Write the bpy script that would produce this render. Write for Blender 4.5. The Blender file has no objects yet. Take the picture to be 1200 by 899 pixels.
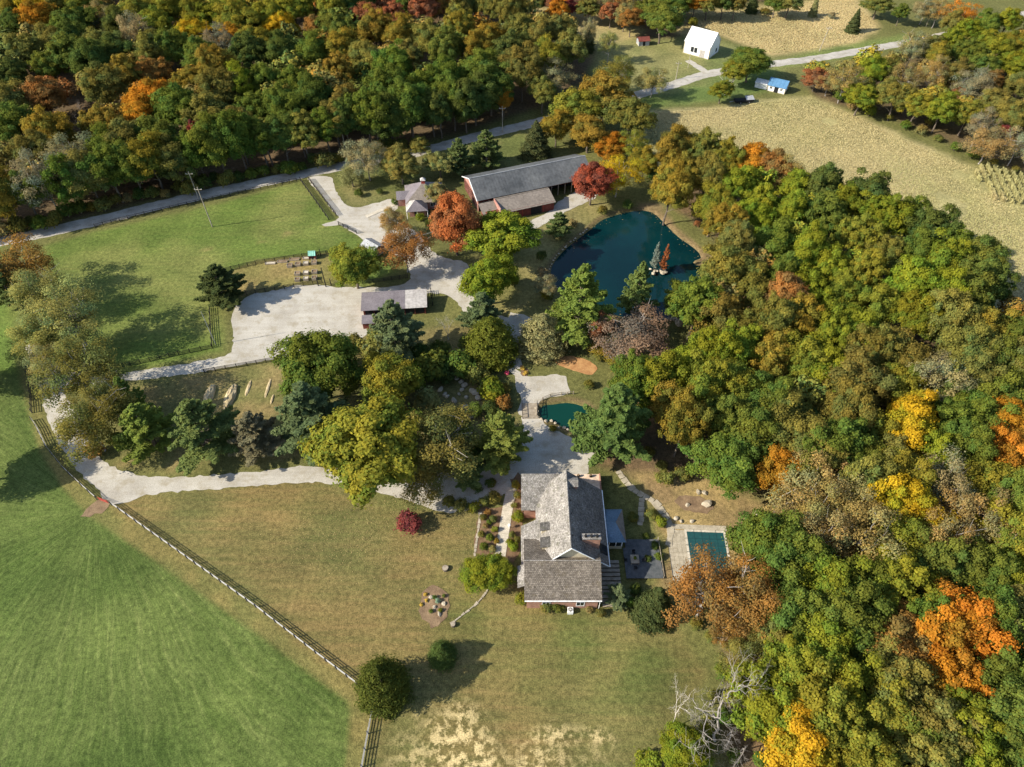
import bpy, bmesh, math, random
import numpy as np
from mathutils import Vector, Matrix
from mathutils.geometry import tessellate_polygon

# ------------------------------------------------------------------ camera, sky, sun, exposure
sc = bpy.context.scene
C = sc.collection
R = math.radians
CAM_H, PITCH, FPX = 120.0, 47.8, 800.0          # drone height, downward tilt, focal length for a 1200 px frame
cam = bpy.data.cameras.new('camera'); cam.sensor_width = 36.0; cam.lens = 36.0 * FPX / 1200.0
cam.clip_end = 9000; cam.clip_start = 0.5
camo = bpy.data.objects.new('camera', cam); C.objects.link(camo)
camo.location = (0, 0, CAM_H); camo.rotation_euler = (R(90 - PITCH), 0, 0)
sc.camera = camo
SUN_EL, SUN_FROM = 33.0, 195.0                   # light comes from the left, a little from the camera side
w = bpy.data.worlds.new('World'); sc.world = w; w.use_nodes = True
wn = w.node_tree.nodes; wl = w.node_tree.links
bg = wn['Background']; sky = wn.new('ShaderNodeTexSky'); sky.sky_type = 'NISHITA'; sky.sun_disc = False
sky.sun_elevation = R(SUN_EL); sky.sun_rotation = R(90 - SUN_FROM)
wl.new(sky.outputs[0], bg.inputs[0]); bg.inputs[1].default_value = 0.13
sd = bpy.data.lights.new('sun', 'SUN'); sd.energy = 5.0; sd.angle = R(0.53); sd.color = (1.0, 0.915, 0.77)
so = bpy.data.objects.new('sun', sd); C.objects.link(so)
so.rotation_euler = (R(90 - SUN_EL), 0, R(SUN_FROM + 90)); so.location = (0, 0, 200)
sc.view_settings.view_transform = 'Standard'; sc.view_settings.look = 'None'
sc.view_settings.exposure = 0.84; sc.view_settings.gamma = 1.0; sc.view_settings.use_curve_mapping = False

# ------------------------------------------------------------------ survey helpers (photo coordinate + height -> place)
TH = R(PITCH)
def at(u, v, z=0.0):
    a = (u - 600) / FPX; b = -(v - 449.5) / FPX
    t = (z - CAM_H) / (-math.sin(TH) + b * math.cos(TH))
    return (a * t, (math.cos(TH) + b * math.sin(TH)) * t, z)
def seen(x, y, z):
    rz = z - CAM_H
    d = y * math.cos(TH) - rz * math.sin(TH); up = y * math.sin(TH) + rz * math.cos(TH)
    return (600 + FPX * x / d, 449.5 - FPX * up / d, d)
def world_poly(px): return [at(u, v)[:2] for u, v in px]

# ------------------------------------------------------------------ object helpers
def put(o, **p):
    for k, val in p.items():
        if val is not None: o[k] = val
    return o
def link(name, data, parent=None, loc=(0, 0, 0)):
    o = bpy.data.objects.new(name, data); C.objects.link(o); o.location = loc
    if parent: o.parent = parent
    return o
def thing(name, label, cat, loc=(0, 0, 0), rz=0.0, group=None):
    o = link(name, None, None, loc); o.empty_display_size = 0.5; o.rotation_euler = (0, 0, rz)
    return put(o, label=label, category=cat, group=group)
def struct(o): o['kind'] = 'structure'; return o
def mesh_np(name, V, Fq, mat=None, attrs=None, smooth=False, k=4):
    """V (n,3), Fq (m,k) arrays -> mesh"""
    me = bpy.data.meshes.new(name); V = np.asarray(V, np.float32); Fq = np.asarray(Fq, np.int32)
    me.vertices.add(len(V)); me.vertices.foreach_set('co', V.ravel())
    m = len(Fq); me.loops.add(m * k); me.loops.foreach_set('vertex_index', Fq.ravel())
    me.polygons.add(m); me.polygons.foreach_set('loop_start', np.arange(0, m * k, k, dtype=np.int32))
    if smooth: me.polygons.foreach_set('use_smooth', np.ones(m, bool))
    for an, (typ, dom, arr) in (attrs or {}).items():
        a = me.attributes.new(an, typ, dom)
        a.data.foreach_set({'FLOAT': 'value', 'FLOAT_COLOR': 'color', 'FLOAT_VECTOR': 'vector'}[typ], np.asarray(arr, np.float32).ravel())
    me.update(calc_edges=True)
    if mat: me.materials.append(mat)
    return me
class MB:
    def __init__(s): s.v = []; s.f = []; s.uv = []
    def poly(s, pts, uv=None):
        b = len(s.v); s.v += [tuple(p) for p in pts]; s.f.append(list(range(b, b + len(pts))))
        s.uv.append(uv or [(p[0], p[1]) for p in pts]); return s
    def slope(s, a, b, c, d, th=0.16):
        """roof slab: a,b along the eave, c,d along the ridge (a-b-c-d loop seen from outside); uv in metres"""
        a, b, c, d = map(Vector, (a, b, c, d))
        e = (b - a).normalized(); n = e.cross(d - a).normalized(); up = n.cross(e)
        uv = [((p - a).dot(e), (p - a).dot(up)) for p in (a, b, c, d)]
        s.poly((a, b, c, d), uv); dn = -n * th
        lo = [p + dn for p in (a, b, c, d)]; s.poly(lo[::-1], uv[::-1])
        q = [a, b, c, d]
        for i in range(4): j = (i + 1) % 4; s.poly((lo[i], lo[j], q[j], q[i]), [uv[i], uv[j], uv[j], uv[i]])
        return s
    def tri_slope(s, a, b, c, th=0.16):
        a, b, c = map(Vector, (a, b, c)); e = (b - a).normalized(); n = e.cross(c - a).normalized(); up = n.cross(e)
        uv = [((p - a).dot(e), (p - a).dot(up)) for p in (a, b, c)]; s.poly((a, b, c), uv)
        lo = [p - n * th for p in (a, b, c)]; s.poly(lo[::-1], uv[::-1]); q = [a, b, c]
        for i in range(3): j = (i + 1) % 3; s.poly((lo[i], lo[j], q[j], q[i]), [uv[i], uv[j], uv[j], uv[i]])
        return s
    def box(s, x0, x1, y0, y1, z0, z1):
        P = [(x0, y0, z0), (x1, y0, z0), (x1, y1, z0), (x0, y1, z0), (x0, y0, z1), (x1, y0, z1), (x1, y1, z1), (x0, y1, z1)]
        for q, ax in (((0, 1, 5, 4), 0), ((1, 2, 6, 5), 1), ((2, 3, 7, 6), 0), ((3, 0, 4, 7), 1), ((4, 5, 6, 7), 2), ((3, 2, 1, 0), 2)):
            pts = [P[i] for i in q]
            s.poly(pts, [((p[0], p[2]), (p[1], p[2]), (p[0], p[1]))[ax] for p in pts])
        return s
    def prism(s, pts, z0, z1):
        n = len(pts); s.poly([(x, y, z1) for x, y in pts]); s.poly([(x, y, z0) for x, y in pts][::-1])
        for i in range(n):
            j = (i + 1) % n; a, b = pts[i], pts[j]; L = math.hypot(b[0] - a[0], b[1] - a[1])
            s.poly([(a[0], a[1], z0), (b[0], b[1], z0), (b[0], b[1], z1), (a[0], a[1], z1)], [(0, z0), (L, z0), (L, z1), (0, z1)])
        return s
    def tube(s, pts, rad, n=5):
        rings = []
        for i, p in enumerate(pts):
            p = Vector(p); t = (Vector(pts[min(i + 1, len(pts) - 1)]) - Vector(pts[max(i - 1, 0)])).normalized()
            x = t.cross(Vector((0.3, 0.95, 0.1))); x = (x if x.length > 1e-3 else t.cross(Vector((1, 0, 0)))).normalized(); y = t.cross(x)
            r = rad[i] if isinstance(rad, (list, tuple)) else rad
            rings.append([p + (x * math.cos(2 * math.pi * k / n) + y * math.sin(2 * math.pi * k / n)) * r for k in range(n)])
        for a, b in zip(rings[:-1], rings[1:]):
            for k in range(n): s.poly((a[k], a[(k + 1) % n], b[(k + 1) % n], b[k]))
        s.poly(rings[0][::-1]); s.poly(rings[-1]); return s
    def mesh(s, name, mat, smooth=False):
        me = bpy.data.meshes.new(name); me.from_pydata(s.v, [], s.f); me.materials.append(mat)
        uvl = me.uv_layers.new(name='UVMap'); flat = [c for f in s.uv for p in f for c in p]
        uvl.data.foreach_set('uv', flat)
        if smooth: me.polygons.foreach_set('use_smooth', [True] * len(s.f))
        return me
    def build(s, name, mat, parent=None, loc=(0, 0, 0), smooth=False): return link(name, s.mesh(name, mat, smooth), parent, loc)

# ------------------------------------------------------------------ materials
def nmat(name):
    m = bpy.data.materials.new(name); m.use_nodes = True; nt = m.node_tree
    b = nt.nodes['Principled BSDF']; return m, nt, b
def N(nt, typ, **kw):
    n = nt.nodes.new(typ)
    for k, v in kw.items():
        if k in n.inputs: n.inputs[k].default_value = v
        else: setattr(n, k, v)
    return n
def ramp(nt, src, stops):
    r = nt.nodes.new('ShaderNodeValToRGB'); el = r.color_ramp.elements
    el[0].position, el[0].color = stops[0][0], (*stops[0][1], 1); el[1].position, el[1].color = stops[-1][0], (*stops[-1][1], 1)
    for p, c in stops[1:-1]: e = el.new(p); e.color = (*c, 1)
    nt.links.new(src, r.inputs[0]); return r.outputs[0]
def mixc(nt, fac, a, b, mode='MIX'):
    m = nt.nodes.new('ShaderNodeMix'); m.data_type = 'RGBA'; m.blend_type = mode
    for i, s in ((0, fac), (6, a), (7, b)):
        if hasattr(s, 'links') or hasattr(s, 'is_linked'): nt.links.new(s, m.inputs[i])
        elif isinstance(s, (int, float)): m.inputs[i].default_value = s
        else: m.inputs[i].default_value = (*s, 1)
    return m.outputs[2]
def geo_pos(nt): return nt.nodes.new('ShaderNodeNewGeometry').outputs['Position']
def noise(nt, vec, scale, detail=4, rough=0.55):
    n = N(nt, 'ShaderNodeTexNoise', Scale=scale, Detail=detail, Roughness=rough)
    if vec is not None: nt.links.new(vec, n.inputs['Vector'])
    return n.outputs['Fac']
def bump(nt, bsdf, h, strength, dist):
    b = N(nt, 'ShaderNodeBump', Strength=strength, Distance=dist); nt.links.new(h, b.inputs['Height']); nt.links.new(b.outputs[0], bsdf.inputs['Normal'])
def spots(name, c0, c1, scale, c2=None, rough=0.9, bmp=0.0, bd=0.05, fine=None):
    """two/three tone mottled surface in world space with a finer grain"""
    m, nt, b = nmat(name); p = geo_pos(nt)
    st = [(0.32, c0), (0.68, c1)] if c2 is None else [(0.28, c0), (0.5, c1), (0.74, c2)]
    c = ramp(nt, noise(nt, p, scale), st)
    f = noise(nt, p, fine or scale * 9, 3)
    g = ramp(nt, f, [(0.3, (0.76,) * 3), (0.7, (1.22,) * 3)])
    nt.links.new(mixc(nt, 1.0, c, g, 'MULTIPLY'), b.inputs['Base Color']); b.inputs['Roughness'].default_value = rough
    b.inputs['Specular IOR Level'].default_value = 0.25
    if bmp: bump(nt, b, f, bmp, bd)
    return m
MAT = {}
MAT['gravel'] = spots('gravel', (0.31, 0.285, 0.238), (0.39, 0.365, 0.312), 0.16, (0.44, 0.415, 0.36), bmp=0.3, bd=0.02, fine=5.5)
MAT['road'] = spots('road_gravel', (0.28, 0.26, 0.22), (0.38, 0.355, 0.31), 0.22, (0.44, 0.415, 0.37), bmp=0.25, bd=0.02, fine=4.5)
def wear(m, tint, scale):
    nt = m.node_tree; b = nt.nodes['Principled BSDF']; src = b.inputs['Base Color'].links[0].from_socket; p = geo_pos(nt)
    f = ramp(nt, noise(nt, p, scale, 6, .68), [(.5, (0, 0, 0)), (.66, (.75, .75, .75))]); st = N(nt, 'ShaderNodeMapping'); st.inputs['Rotation'].default_value = (0, 0, R(-12)); st.inputs['Scale'].default_value = (.05, .9, 1); nt.links.new(p, st.inputs[0])
    tr = ramp(nt, noise(nt, st.outputs[0], 1.0, 3), [(.35, (.94, .935, .93)), (.65, (1.05, 1.05, 1.05))])
    nt.links.new(mixc(nt, f, mixc(nt, 1.0, src, tr, 'MULTIPLY'), tint), b.inputs['Base Color'])
wear(MAT['gravel'], (0.27, 0.235, 0.165), .35); wear(MAT['road'], (0.24, 0.22, 0.17), .4)
MAT['soil'] = spots('soil', (0.13, 0.085, 0.05), (0.24, 0.165, 0.095), 0.5, bmp=0.8, bd=0.1)
MAT['mulch'] = spots('mulch', (0.12, 0.07, 0.04), (0.2, 0.13, 0.07), 0.9, bmp=0.9, bd=0.1)
MAT['needles'] = spots('needle_litter', (0.30, 0.15, 0.06), (0.42, 0.24, 0.1), 0.7, bmp=0.5)
MAT['stone'] = spots('stone', (0.28, 0.24, 0.175), (0.44, 0.385, 0.295), 1.2, bmp=0.8, bd=0.08)
MAT['flag'] = spots('flagstone', (0.27, 0.235, 0.17), (0.42, 0.37, 0.28), 0.9, bmp=0.3)
MAT['concrete'] = spots('concrete', (0.40, 0.36, 0.28), (0.52, 0.47, 0.38), 0.6, bmp=0.2)
MAT['fence_black'] = spots('black_fence_paint', (0.014, 0.014, 0.014), (0.03, 0.029, 0.027), 2.0, rough=0.7)
MAT['fence_grey'] = spots('weathered_fence_board', (0.30, 0.29, 0.27), (0.48, 0.47, 0.44), 1.5, rough=0.85)
MAT['post'] = spots('fence_post', (0.045, 0.04, 0.036), (0.10, 0.09, 0.08), 2.0)
MAT['wood'] = spots('grey_wood', (0.22, 0.18, 0.13), (0.36, 0.31, 0.24), 1.6)
MAT['pole'] = spots('pole_wood', (0.26, 0.22, 0.17), (0.4, 0.36, 0.3), 0.8)
MAT['deck'] = spots('deck_board', (0.06, 0.07, 0.075), (0.11, 0.115, 0.12), 1.3)
MAT['white'] = spots('white_paint', (0.70, 0.70, 0.68), (0.82, 0.82, 0.8), 0.5, rough=0.6, fine=3)
MAT['cream'] = spots('cream_siding', (0.44, 0.38, 0.26), (0.54, 0.47, 0.33), 0.8)
MAT['red_wall'] = spots('red_siding', (0.11, 0.03, 0.024), (0.19, 0.055, 0.042), 0.7, fine=6)
MAT['pink_wall'] = spots('faded_red_siding', (0.30, 0.14, 0.11), (0.42, 0.24, 0.2), 0.7, fine=6)
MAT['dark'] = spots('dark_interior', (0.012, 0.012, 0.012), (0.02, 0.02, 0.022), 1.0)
MAT['red_paint'] = spots('red_paint', (0.3, 0.04, 0.03), (0.42, 0.07, 0.05), 1.0)
MAT['teal_roof'] = spots('teal_roof', (0.22, 0.5, 0.4), (0.3, 0.6, 0.5), 1.0, rough=0.5)
MAT['blue_roof'] = spots('blue_metal_roof', (0.07, 0.17, 0.30), (0.10, 0.22, 0.37), 0.8, rough=0.45)
MAT['steel'] = spots('grey_steel', (0.25, 0.26, 0.27), (0.36, 0.37, 0.38), 0.8, rough=0.5)
MAT['barn_roof'] = spots('dark_metal_roof', (0.062, 0.067, 0.07), (0.095, 0.10, 0.103), 0.12, (0.125, 0.13, 0.128), rough=0.55, fine=0.9)
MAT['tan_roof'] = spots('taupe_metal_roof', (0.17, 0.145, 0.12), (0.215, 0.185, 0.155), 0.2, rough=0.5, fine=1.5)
MAT['shade_roof'] = spots('blue_shade_roof', (0.085, 0.14, 0.19), (0.12, 0.18, 0.24), 0.5, rough=0.6)  # shade on the sunroom roof put into this blue-grey colour
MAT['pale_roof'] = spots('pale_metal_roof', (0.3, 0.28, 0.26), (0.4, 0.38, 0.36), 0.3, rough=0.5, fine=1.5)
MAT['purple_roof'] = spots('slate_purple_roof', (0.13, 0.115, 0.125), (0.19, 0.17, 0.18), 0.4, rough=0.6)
MAT['rubber'] = spots('black_rubber', (0.015, 0.015, 0.015), (0.03, 0.03, 0.03), 2.0)
MAT['yellow_flower'] = spots('yellow_flowers', (0.30, 0.18, 0.03), (0.52, 0.36, 0.05), 4.0)
MAT['pink_flower'] = spots('pink_flowers', (0.45, 0.03, 0.08), (0.7, 0.1, 0.2), 4.0)
def m_bark(name, a, b_):
    return spots(name, a, b_, 2.0, bmp=0.6)
MAT['bark'] = m_bark('bark', (0.09, 0.07, 0.05), (0.17, 0.14, 0.11))
MAT['pale_bark'] = m_bark('pale_bark', (0.36, 0.32, 0.27), (0.58, 0.54, 0.48))
MAT['grey_bark'] = m_bark('grey_bark', (0.22, 0.2, 0.18), (0.36, 0.33, 0.3))
def m_glass():
    m, nt, b = nmat('window_glass'); b.inputs['Base Color'].default_value = (0.02, 0.025, 0.03, 1); b.inputs['Roughness'].default_value = 0.06; return m
MAT['glass'] = m_glass()
def m_shingle(name, c0, c1, c2):
    m, nt, b = nmat(name); uv = N(nt, 'ShaderNodeUVMap').outputs[0]; p = geo_pos(nt)
    br = N(nt, 'ShaderNodeTexBrick', Scale=1.0); br.offset = 0.5
    br.inputs['Color1'].default_value = (*c0, 1); br.inputs['Color2'].default_value = (*c1, 1); br.inputs['Mortar'].default_value = (c0[0] * .35, c0[1] * .35, c0[2] * .35, 1)
    br.inputs['Brick Width'].default_value = 0.34; br.inputs['Row Height'].default_value = 0.30; br.inputs['Mortar Size'].default_value = 0.022; br.inputs['Bias'].default_value = -0.1
    nt.links.new(uv, br.inputs['Vector'])
    wf = ramp(nt, noise(nt, p, 0.5, 5), [(0.3, (0.72,) * 3), (0.7, (1.2,) * 3)])
    sp = ramp(nt, noise(nt, p, 3.4, 2, 0.7), [(0.34, (0.62,) * 3), (0.5, (1.0,) * 3), (0.7, (1.32,) * 3)])
    c = mixc(nt, 1.0, mixc(nt, 1.0, br.outputs[0], wf, 'MULTIPLY'), sp, 'MULTIPLY')
    moss = ramp(nt, noise(nt, p, 0.9, 4), [(0.56, (0, 0, 0)), (0.72, (1, 1, 1))])
    nt.links.new(mixc(nt, moss, c, mixc(nt, 0.55, c, c2)), b.inputs['Base Color']); b.inputs['Roughness'].default_value = 0.9
    b.inputs['Specular IOR Level'].default_value = 0.2
    bump(nt, b, br.outputs[0], 0.6, 0.05); return m
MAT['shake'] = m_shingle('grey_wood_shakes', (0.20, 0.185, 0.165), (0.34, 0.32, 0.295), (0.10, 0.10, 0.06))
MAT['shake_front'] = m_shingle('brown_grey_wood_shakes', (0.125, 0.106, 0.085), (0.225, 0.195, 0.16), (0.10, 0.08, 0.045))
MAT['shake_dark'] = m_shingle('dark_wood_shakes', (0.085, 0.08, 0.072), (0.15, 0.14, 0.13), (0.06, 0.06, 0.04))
MAT['shake_shade'] = m_shingle('shaded_brown_shakes', (0.17, 0.145, 0.12), (0.29, 0.25, 0.21), (0.12, 0.09, 0.05))  # shade of the east slope put into this browner, darker shake tone
def m_brick(name, c0, c1, mo, w_=0.45, h_=0.15):
    m, nt, b = nmat(name); uv = N(nt, 'ShaderNodeUVMap').outputs[0]
    br = N(nt, 'ShaderNodeTexBrick', Scale=1.0)
    br.inputs['Color1'].default_value = (*c0, 1); br.inputs['Color2'].default_value = (*c1, 1); br.inputs['Mortar'].default_value = (*mo, 1)
    br.inputs['Brick Width'].default_value = w_; br.inputs['Row Height'].default_value = h_; br.inputs['Mortar Size'].default_value = 0.012
    nt.links.new(uv, br.inputs['Vector']); f = ramp(nt, noise(nt, geo_pos(nt), 1.2), [(0.3, (0.75,) * 3), (0.7, (1.25,) * 3)])
    nt.links.new(mixc(nt, 1.0, br.outputs[0], f, 'MULTIPLY'), b.inputs['Base Color']); b.inputs['Roughness'].default_value = 0.9; return m
MAT['brick'] = m_brick('red_brick', (0.26, 0.11, 0.07), (0.36, 0.17, 0.11), (0.34, 0.28, 0.22))
MAT['pale_brick'] = m_brick('pale_brick_paving', (0.50, 0.36, 0.25), (0.62, 0.48, 0.36), (0.4, 0.33, 0.26), 0.7, 0.35)
def m_water(name, c0, c1):
    m, nt, b = nmat(name); p = geo_pos(nt)
    nt.links.new(ramp(nt, noise(nt, p, 0.05, 3), [(0.35, c0), (0.65, c1)]), b.inputs['Base Color'])
    b.inputs['Roughness'].default_value = 0.07; b.inputs['IOR'].default_value = 1.33; bump(nt, b, noise(nt, p, 1.3, 3), 0.06, 0.05); return m
MAT['water'] = m_water('pond_water', (0.0015, 0.015, 0.019), (0.002, 0.025, 0.028))
MAT['water_green'] = m_water('green_pond_water', (0.002, 0.028, 0.02), (0.003, 0.04, 0.028))
def m_cover():
    m, nt, b = nmat('pool_cover_mesh'); c = ramp(nt, noise(nt, geo_pos(nt), 1.5), [(0.3, (0.0, 0.036, 0.04)), (0.7, (0.001, 0.058, 0.06))])
    nt.links.new(c, b.inputs['Base Color']); b.inputs['Roughness'].default_value = 0.75; return m
MAT['cover'] = m_cover(); MAT['strap'] = spots('cover_strap', (0.004, 0.03, 0.034), (0.006, 0.045, 0.05), 2.0)
def m_foliage():
    m, nt, b = nmat('foliage'); nt.nodes.remove(b); out = nt.nodes['Material Output']
    oi = nt.nodes.new('ShaderNodeObjectInfo'); va = N(nt, 'ShaderNodeAttribute', attribute_name='var')
    sep = nt.nodes.new('ShaderNodeSeparateXYZ'); nt.links.new(va.outputs['Vector'], sep.inputs[0])
    warm = mixc(nt, 1.0, oi.outputs['Color'], (1.2, 1.03, 0.66), 'MULTIPLY')
    cool = mixc(nt, 1.0, oi.outputs['Color'], (0.74, 0.95, 0.82), 'MULTIPLY')
    hue = ramp(nt, sep.outputs[0], [(0.1, (0, 0, 0)), (0.9, (1, 1, 1))])
    c = mixc(nt, hue, cool, warm)
    al = nt.nodes.new('ShaderNodeMath'); al.operation = 'MULTIPLY'; al.inputs[1].default_value = 1.0
    nt.links.new(oi.outputs['Alpha'], al.inputs[0]); c = mixc(nt, al.outputs[0], oi.outputs['Color'], c)
    lum = ramp(nt, sep.outputs[1], [(0.0, (0.7,) * 3), (0.75, (1.28,) * 3), (1.0, (1.8,) * 3)])
    c = mixc(nt, 1.0, c, lum, 'MULTIPLY')
    d = nt.nodes.new('ShaderNodeBsdfDiffuse'); t = nt.nodes.new('ShaderNodeBsdfTranslucent'); mx = nt.nodes.new('ShaderNodeMixShader')
    mx.inputs[0].default_value = 0.46
    nt.links.new(c, d.inputs[0]); nt.links.new(c, t.inputs[0]); nt.links.new(d.outputs[0], mx.inputs[1]); nt.links.new(t.outputs[0], mx.inputs[2])
    nt.links.new(mx.outputs[0], out.inputs[0]); return m
MAT['foliage'] = m_foliage()
def m_corn():
    m, nt, b = nmat('dry_corn'); va = N(nt, 'ShaderNodeAttribute', attribute_name='Col')
    nt.links.new(va.outputs['Color'], b.inputs['Base Color']); b.inputs['Roughness'].default_value = 0.9; b.inputs['Specular IOR Level'].default_value = 0.1; return m
MAT['corn'] = m_corn()
def m_ground():
    m, nt, b = nmat('ground_cover'); p = geo_pos(nt); col = N(nt, 'ShaderNodeAttribute', attribute_name='Col').outputs['Color']
    fan = N(nt, 'ShaderNodeAttribute', attribute_name='fan'); msk = N(nt, 'ShaderNodeAttribute', attribute_name='mask')
    sp = nt.nodes.new('ShaderNodeSeparateXYZ'); nt.links.new(msk.outputs['Vector'], sp.inputs[0])
    n1 = ramp(nt, noise(nt, p, 0.09, 5), [(0.3, (0.78, 0.8, 0.8)), (0.7, (1.22, 1.2, 1.2))])
    n2 = ramp(nt, noise(nt, p, 1.1, 4, 0.65), [(0.3, (0.6, 0.62, 0.6)), (0.7, (1.38, 1.36, 1.36))])
    n3 = ramp(nt, noise(nt, p, 4.5, 2, 0.6), [(0.3, (0.62,) * 3), (0.7, (1.38,) * 3)])
    c = mixc(nt, 1.0, mixc(nt, 1.0, mixc(nt, 1.0, col, n1, 'MULTIPLY'), n2, 'MULTIPLY'), n3, 'MULTIPLY')
    # tractor swaths fanning out from the field gate
    fv = fan.outputs['Vector']
    s1 = ramp(nt, noise(nt, fv, 1.0, 3, 0.6), [(0.36, (0.86, 0.89, 0.84)), (0.54, (1, 1, 1)), (0.70, (1.32, 1.22, 1.34))])
    mp0 = N(nt, 'ShaderNodeMapping'); mp0.inputs['Scale'].default_value = (3.1, 2.6, 1); nt.links.new(fv, mp0.inputs[0])
    s0 = ramp(nt, noise(nt, mp0.outputs[0], 1.0, 4, 0.7), [(0.34, (0.76, 0.8, 0.74)), (0.52, (1, 1, 1)), (0.7, (1.38, 1.28, 1.42))])
    c = mixc(nt, sp.outputs[0], c, mixc(nt, 1.0, mixc(nt, 1.0, c, s1, 'MULTIPLY'), s0, 'MULTIPLY'))
    # mower lines across the lawn
    mp = N(nt, 'ShaderNodeMapping'); mp.inputs['Rotation'].default_value = (0, 0, R(33)); mp.inputs['Scale'].default_value = (0.05, 0.75, 1)
    nt.links.new(p, mp.inputs[0]); s2 = ramp(nt, noise(nt, mp.outputs[0], 1.0, 4, 0.6), [(0.32, (0.84, 0.92, 0.84)), (0.68, (1.18, 1.08, 1.12))])
    c = mixc(nt, sp.outputs[1], c, mixc(nt, 1.0, c, s2, 'MULTIPLY'))
    # broken straw patches
    st = ramp(nt, noise(nt, p, 0.55, 6, 0.72), [(0.47, (0, 0, 0)), (0.56, (1, 1, 1))])
    sm = nt.nodes.new('ShaderNodeMath'); sm.operation = 'MULTIPLY'; nt.links.new(st, sm.inputs[0]); nt.links.new(sp.outputs[2], sm.inputs[1])
    c = mixc(nt, sm.outputs[0], c, mixc(nt, 1.0, (0.52, 0.41, 0.20), n3, 'MULTIPLY'))
    nt.links.new(c, b.inputs['Base Color']); b.inputs['Roughness'].default_value = 0.95; b.inputs['Specular IOR Level'].default_value = 0.1
    bump(nt, b, noise(nt, p, 2.2, 4, 0.7), 0.55, 0.22); return m
MAT['ground'] = m_ground()

# ------------------------------------------------------------------ the ground (one sheet to the horizon, pond basins pressed in)
def vnoise(X, Y, s, seed=0, oct=4):
    rs = np.random.RandomState(seed); T = rs.rand(256, 256); out = 0; amp = 1; tot = 0
    for o in range(oct):
        x = X / s * 2 ** o + 17.3 * o; y = Y / s * 2 ** o + 5.1 * o; xi = np.floor(x).astype(int); yi = np.floor(y).astype(int)
        fx = x - xi; fy = y - yi; fx = fx * fx * (3 - 2 * fx); fy = fy * fy * (3 - 2 * fy)
        g = lambda a, b: T[a % 256, b % 256]
        out = out + amp * ((g(xi, yi) * (1 - fx) + g(xi + 1, yi) * fx) * (1 - fy) + (g(xi, yi + 1) * (1 - fx) + g(xi + 1, yi + 1) * fx) * fy)
        tot += amp; amp *= 0.5
    return out / tot
def sdf(X, Y, poly):
    d = np.full(X.shape, 1e9); ins = np.zeros(X.shape, bool); n = len(poly)
    for i in range(n):
        ax, ay = poly[i]; bx, by = poly[(i + 1) % n]; ex, ey = bx - ax, by - ay
        t = np.clip(((X - ax) * ex + (Y - ay) * ey) / (ex * ex + ey * ey + 1e-9), 0, 1)
        d = np.minimum(d, np.hypot(X - ax - t * ex, Y - ay - t * ey))
        c = ((ay > Y) != (by > Y)); ins ^= c & (X < (bx - ax) * (Y - ay) / ((by - ay) if abs(by - ay) > 1e-9 else 1e-9) + ax)
    return np.where(ins, d, -d)                   # positive inside
def inside(x, y, poly): return sdf(np.array([x], float), np.array([y], float), poly)[0]
def smooth_loop(pts, step=1.2, closed=True):
    P = [Vector((p[0], p[1])) for p in pts]; n = len(P); out = []
    for i in range(n if closed else n - 1):
        g = (lambda k: P[k % n]) if closed else (lambda k: P[max(0, min(n - 1, k))])
        p0, p1, p2, p3 = g(i - 1), g(i), g(i + 1), g(i + 2); k = max(1, int((p2 - p1).length / step))
        for j in range(k):
            t = j / k
            q = 0.5 * ((2 * p1) + (p2 - p0) * t + (2 * p0 - 5 * p1 + 4 * p2 - p3) * t * t + (3 * p1 - p0 - 3 * p2 + p3) * t ** 3)
            out.append((q.x, q.y))
    if not closed: out.append((P[-1].x, P[-1].y))
    return out

PX = {}
PX['pasture'] = [(48, 290), (110, 272), (180, 256), (250, 240), (350, 214), (362, 225), (397, 263), (440, 292), (465, 318), (425, 335), (385, 300), (300, 305), (272, 318), (255, 350), (262, 370), (262, 412), (140, 438), (100, 420), (70, 380), (60, 330)]
PX['hay'] = [(-300, 440), (22, 440), (34, 480), (48, 530), (75, 572), (104, 604), (175, 652), (260, 714), (350, 776), (408, 820), (413, 835), (408, 899), (400, 1000), (-400, 1000)]
PX['leftfield'] = [(-300, 300), (0, 292), (20, 330), (18, 380), (22, 440), (-300, 440)]
PX['strip'] = [(20, 420), (44, 420), (50, 480), (66, 525), (100, 570), (128, 592), (290, 700), (420, 800), (436, 830), (430, 899), (425, 1000), (395, 1000), (410, 835), (405, 820), (300, 740), (180, 655), (104, 602), (75, 570), (48, 530), (34, 480)]
PX['lawn'] = [(128, 592), (170, 578), (240, 572), (365, 562), (470, 600), (560, 600), (600, 650), (720, 715), (790, 735), (830, 790), (790, 860), (760, 1000), (430, 1000), (432, 840), (420, 805)]
PX['greenlawn'] = [(520, 690), (560, 680), (620, 705), (700, 712), (770, 740), (805, 770), (790, 840), (700, 850), (640, 830), (600, 790), (560, 770), (520, 730)]
PX['straw'] = [(475, 899), (470, 870), (510, 845), (545, 825), (560, 850), (590, 875), (640, 880), (700, 890), (680, 1000), (470, 1000)]
PX['straw2'] = [(610, 865), (650, 852), (700, 858), (715, 868), (660, 873)]
PX['hiveyard'] = [(272, 318), (300, 306), (388, 296), (392, 336), (345, 338), (300, 345), (270, 350), (258, 335)]
PX['eastyard'] = [(740, 552), (800, 555), (880, 580), (935, 600), (925, 640), (880, 660), (850, 690), (770, 700), (780, 640), (770, 600)]
PX['corn'] = [(745, 130), (790, 128), (850, 124), (885, 118), (950, 112), (1000, 132), (1060, 160), (1130, 190), (1260, 235), (1400, 300), (1330, 420), (1180, 392), (1160, 352), (1125, 315), (1060, 288), (990, 258), (900, 240), (800, 215), (760, 185)]
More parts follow.
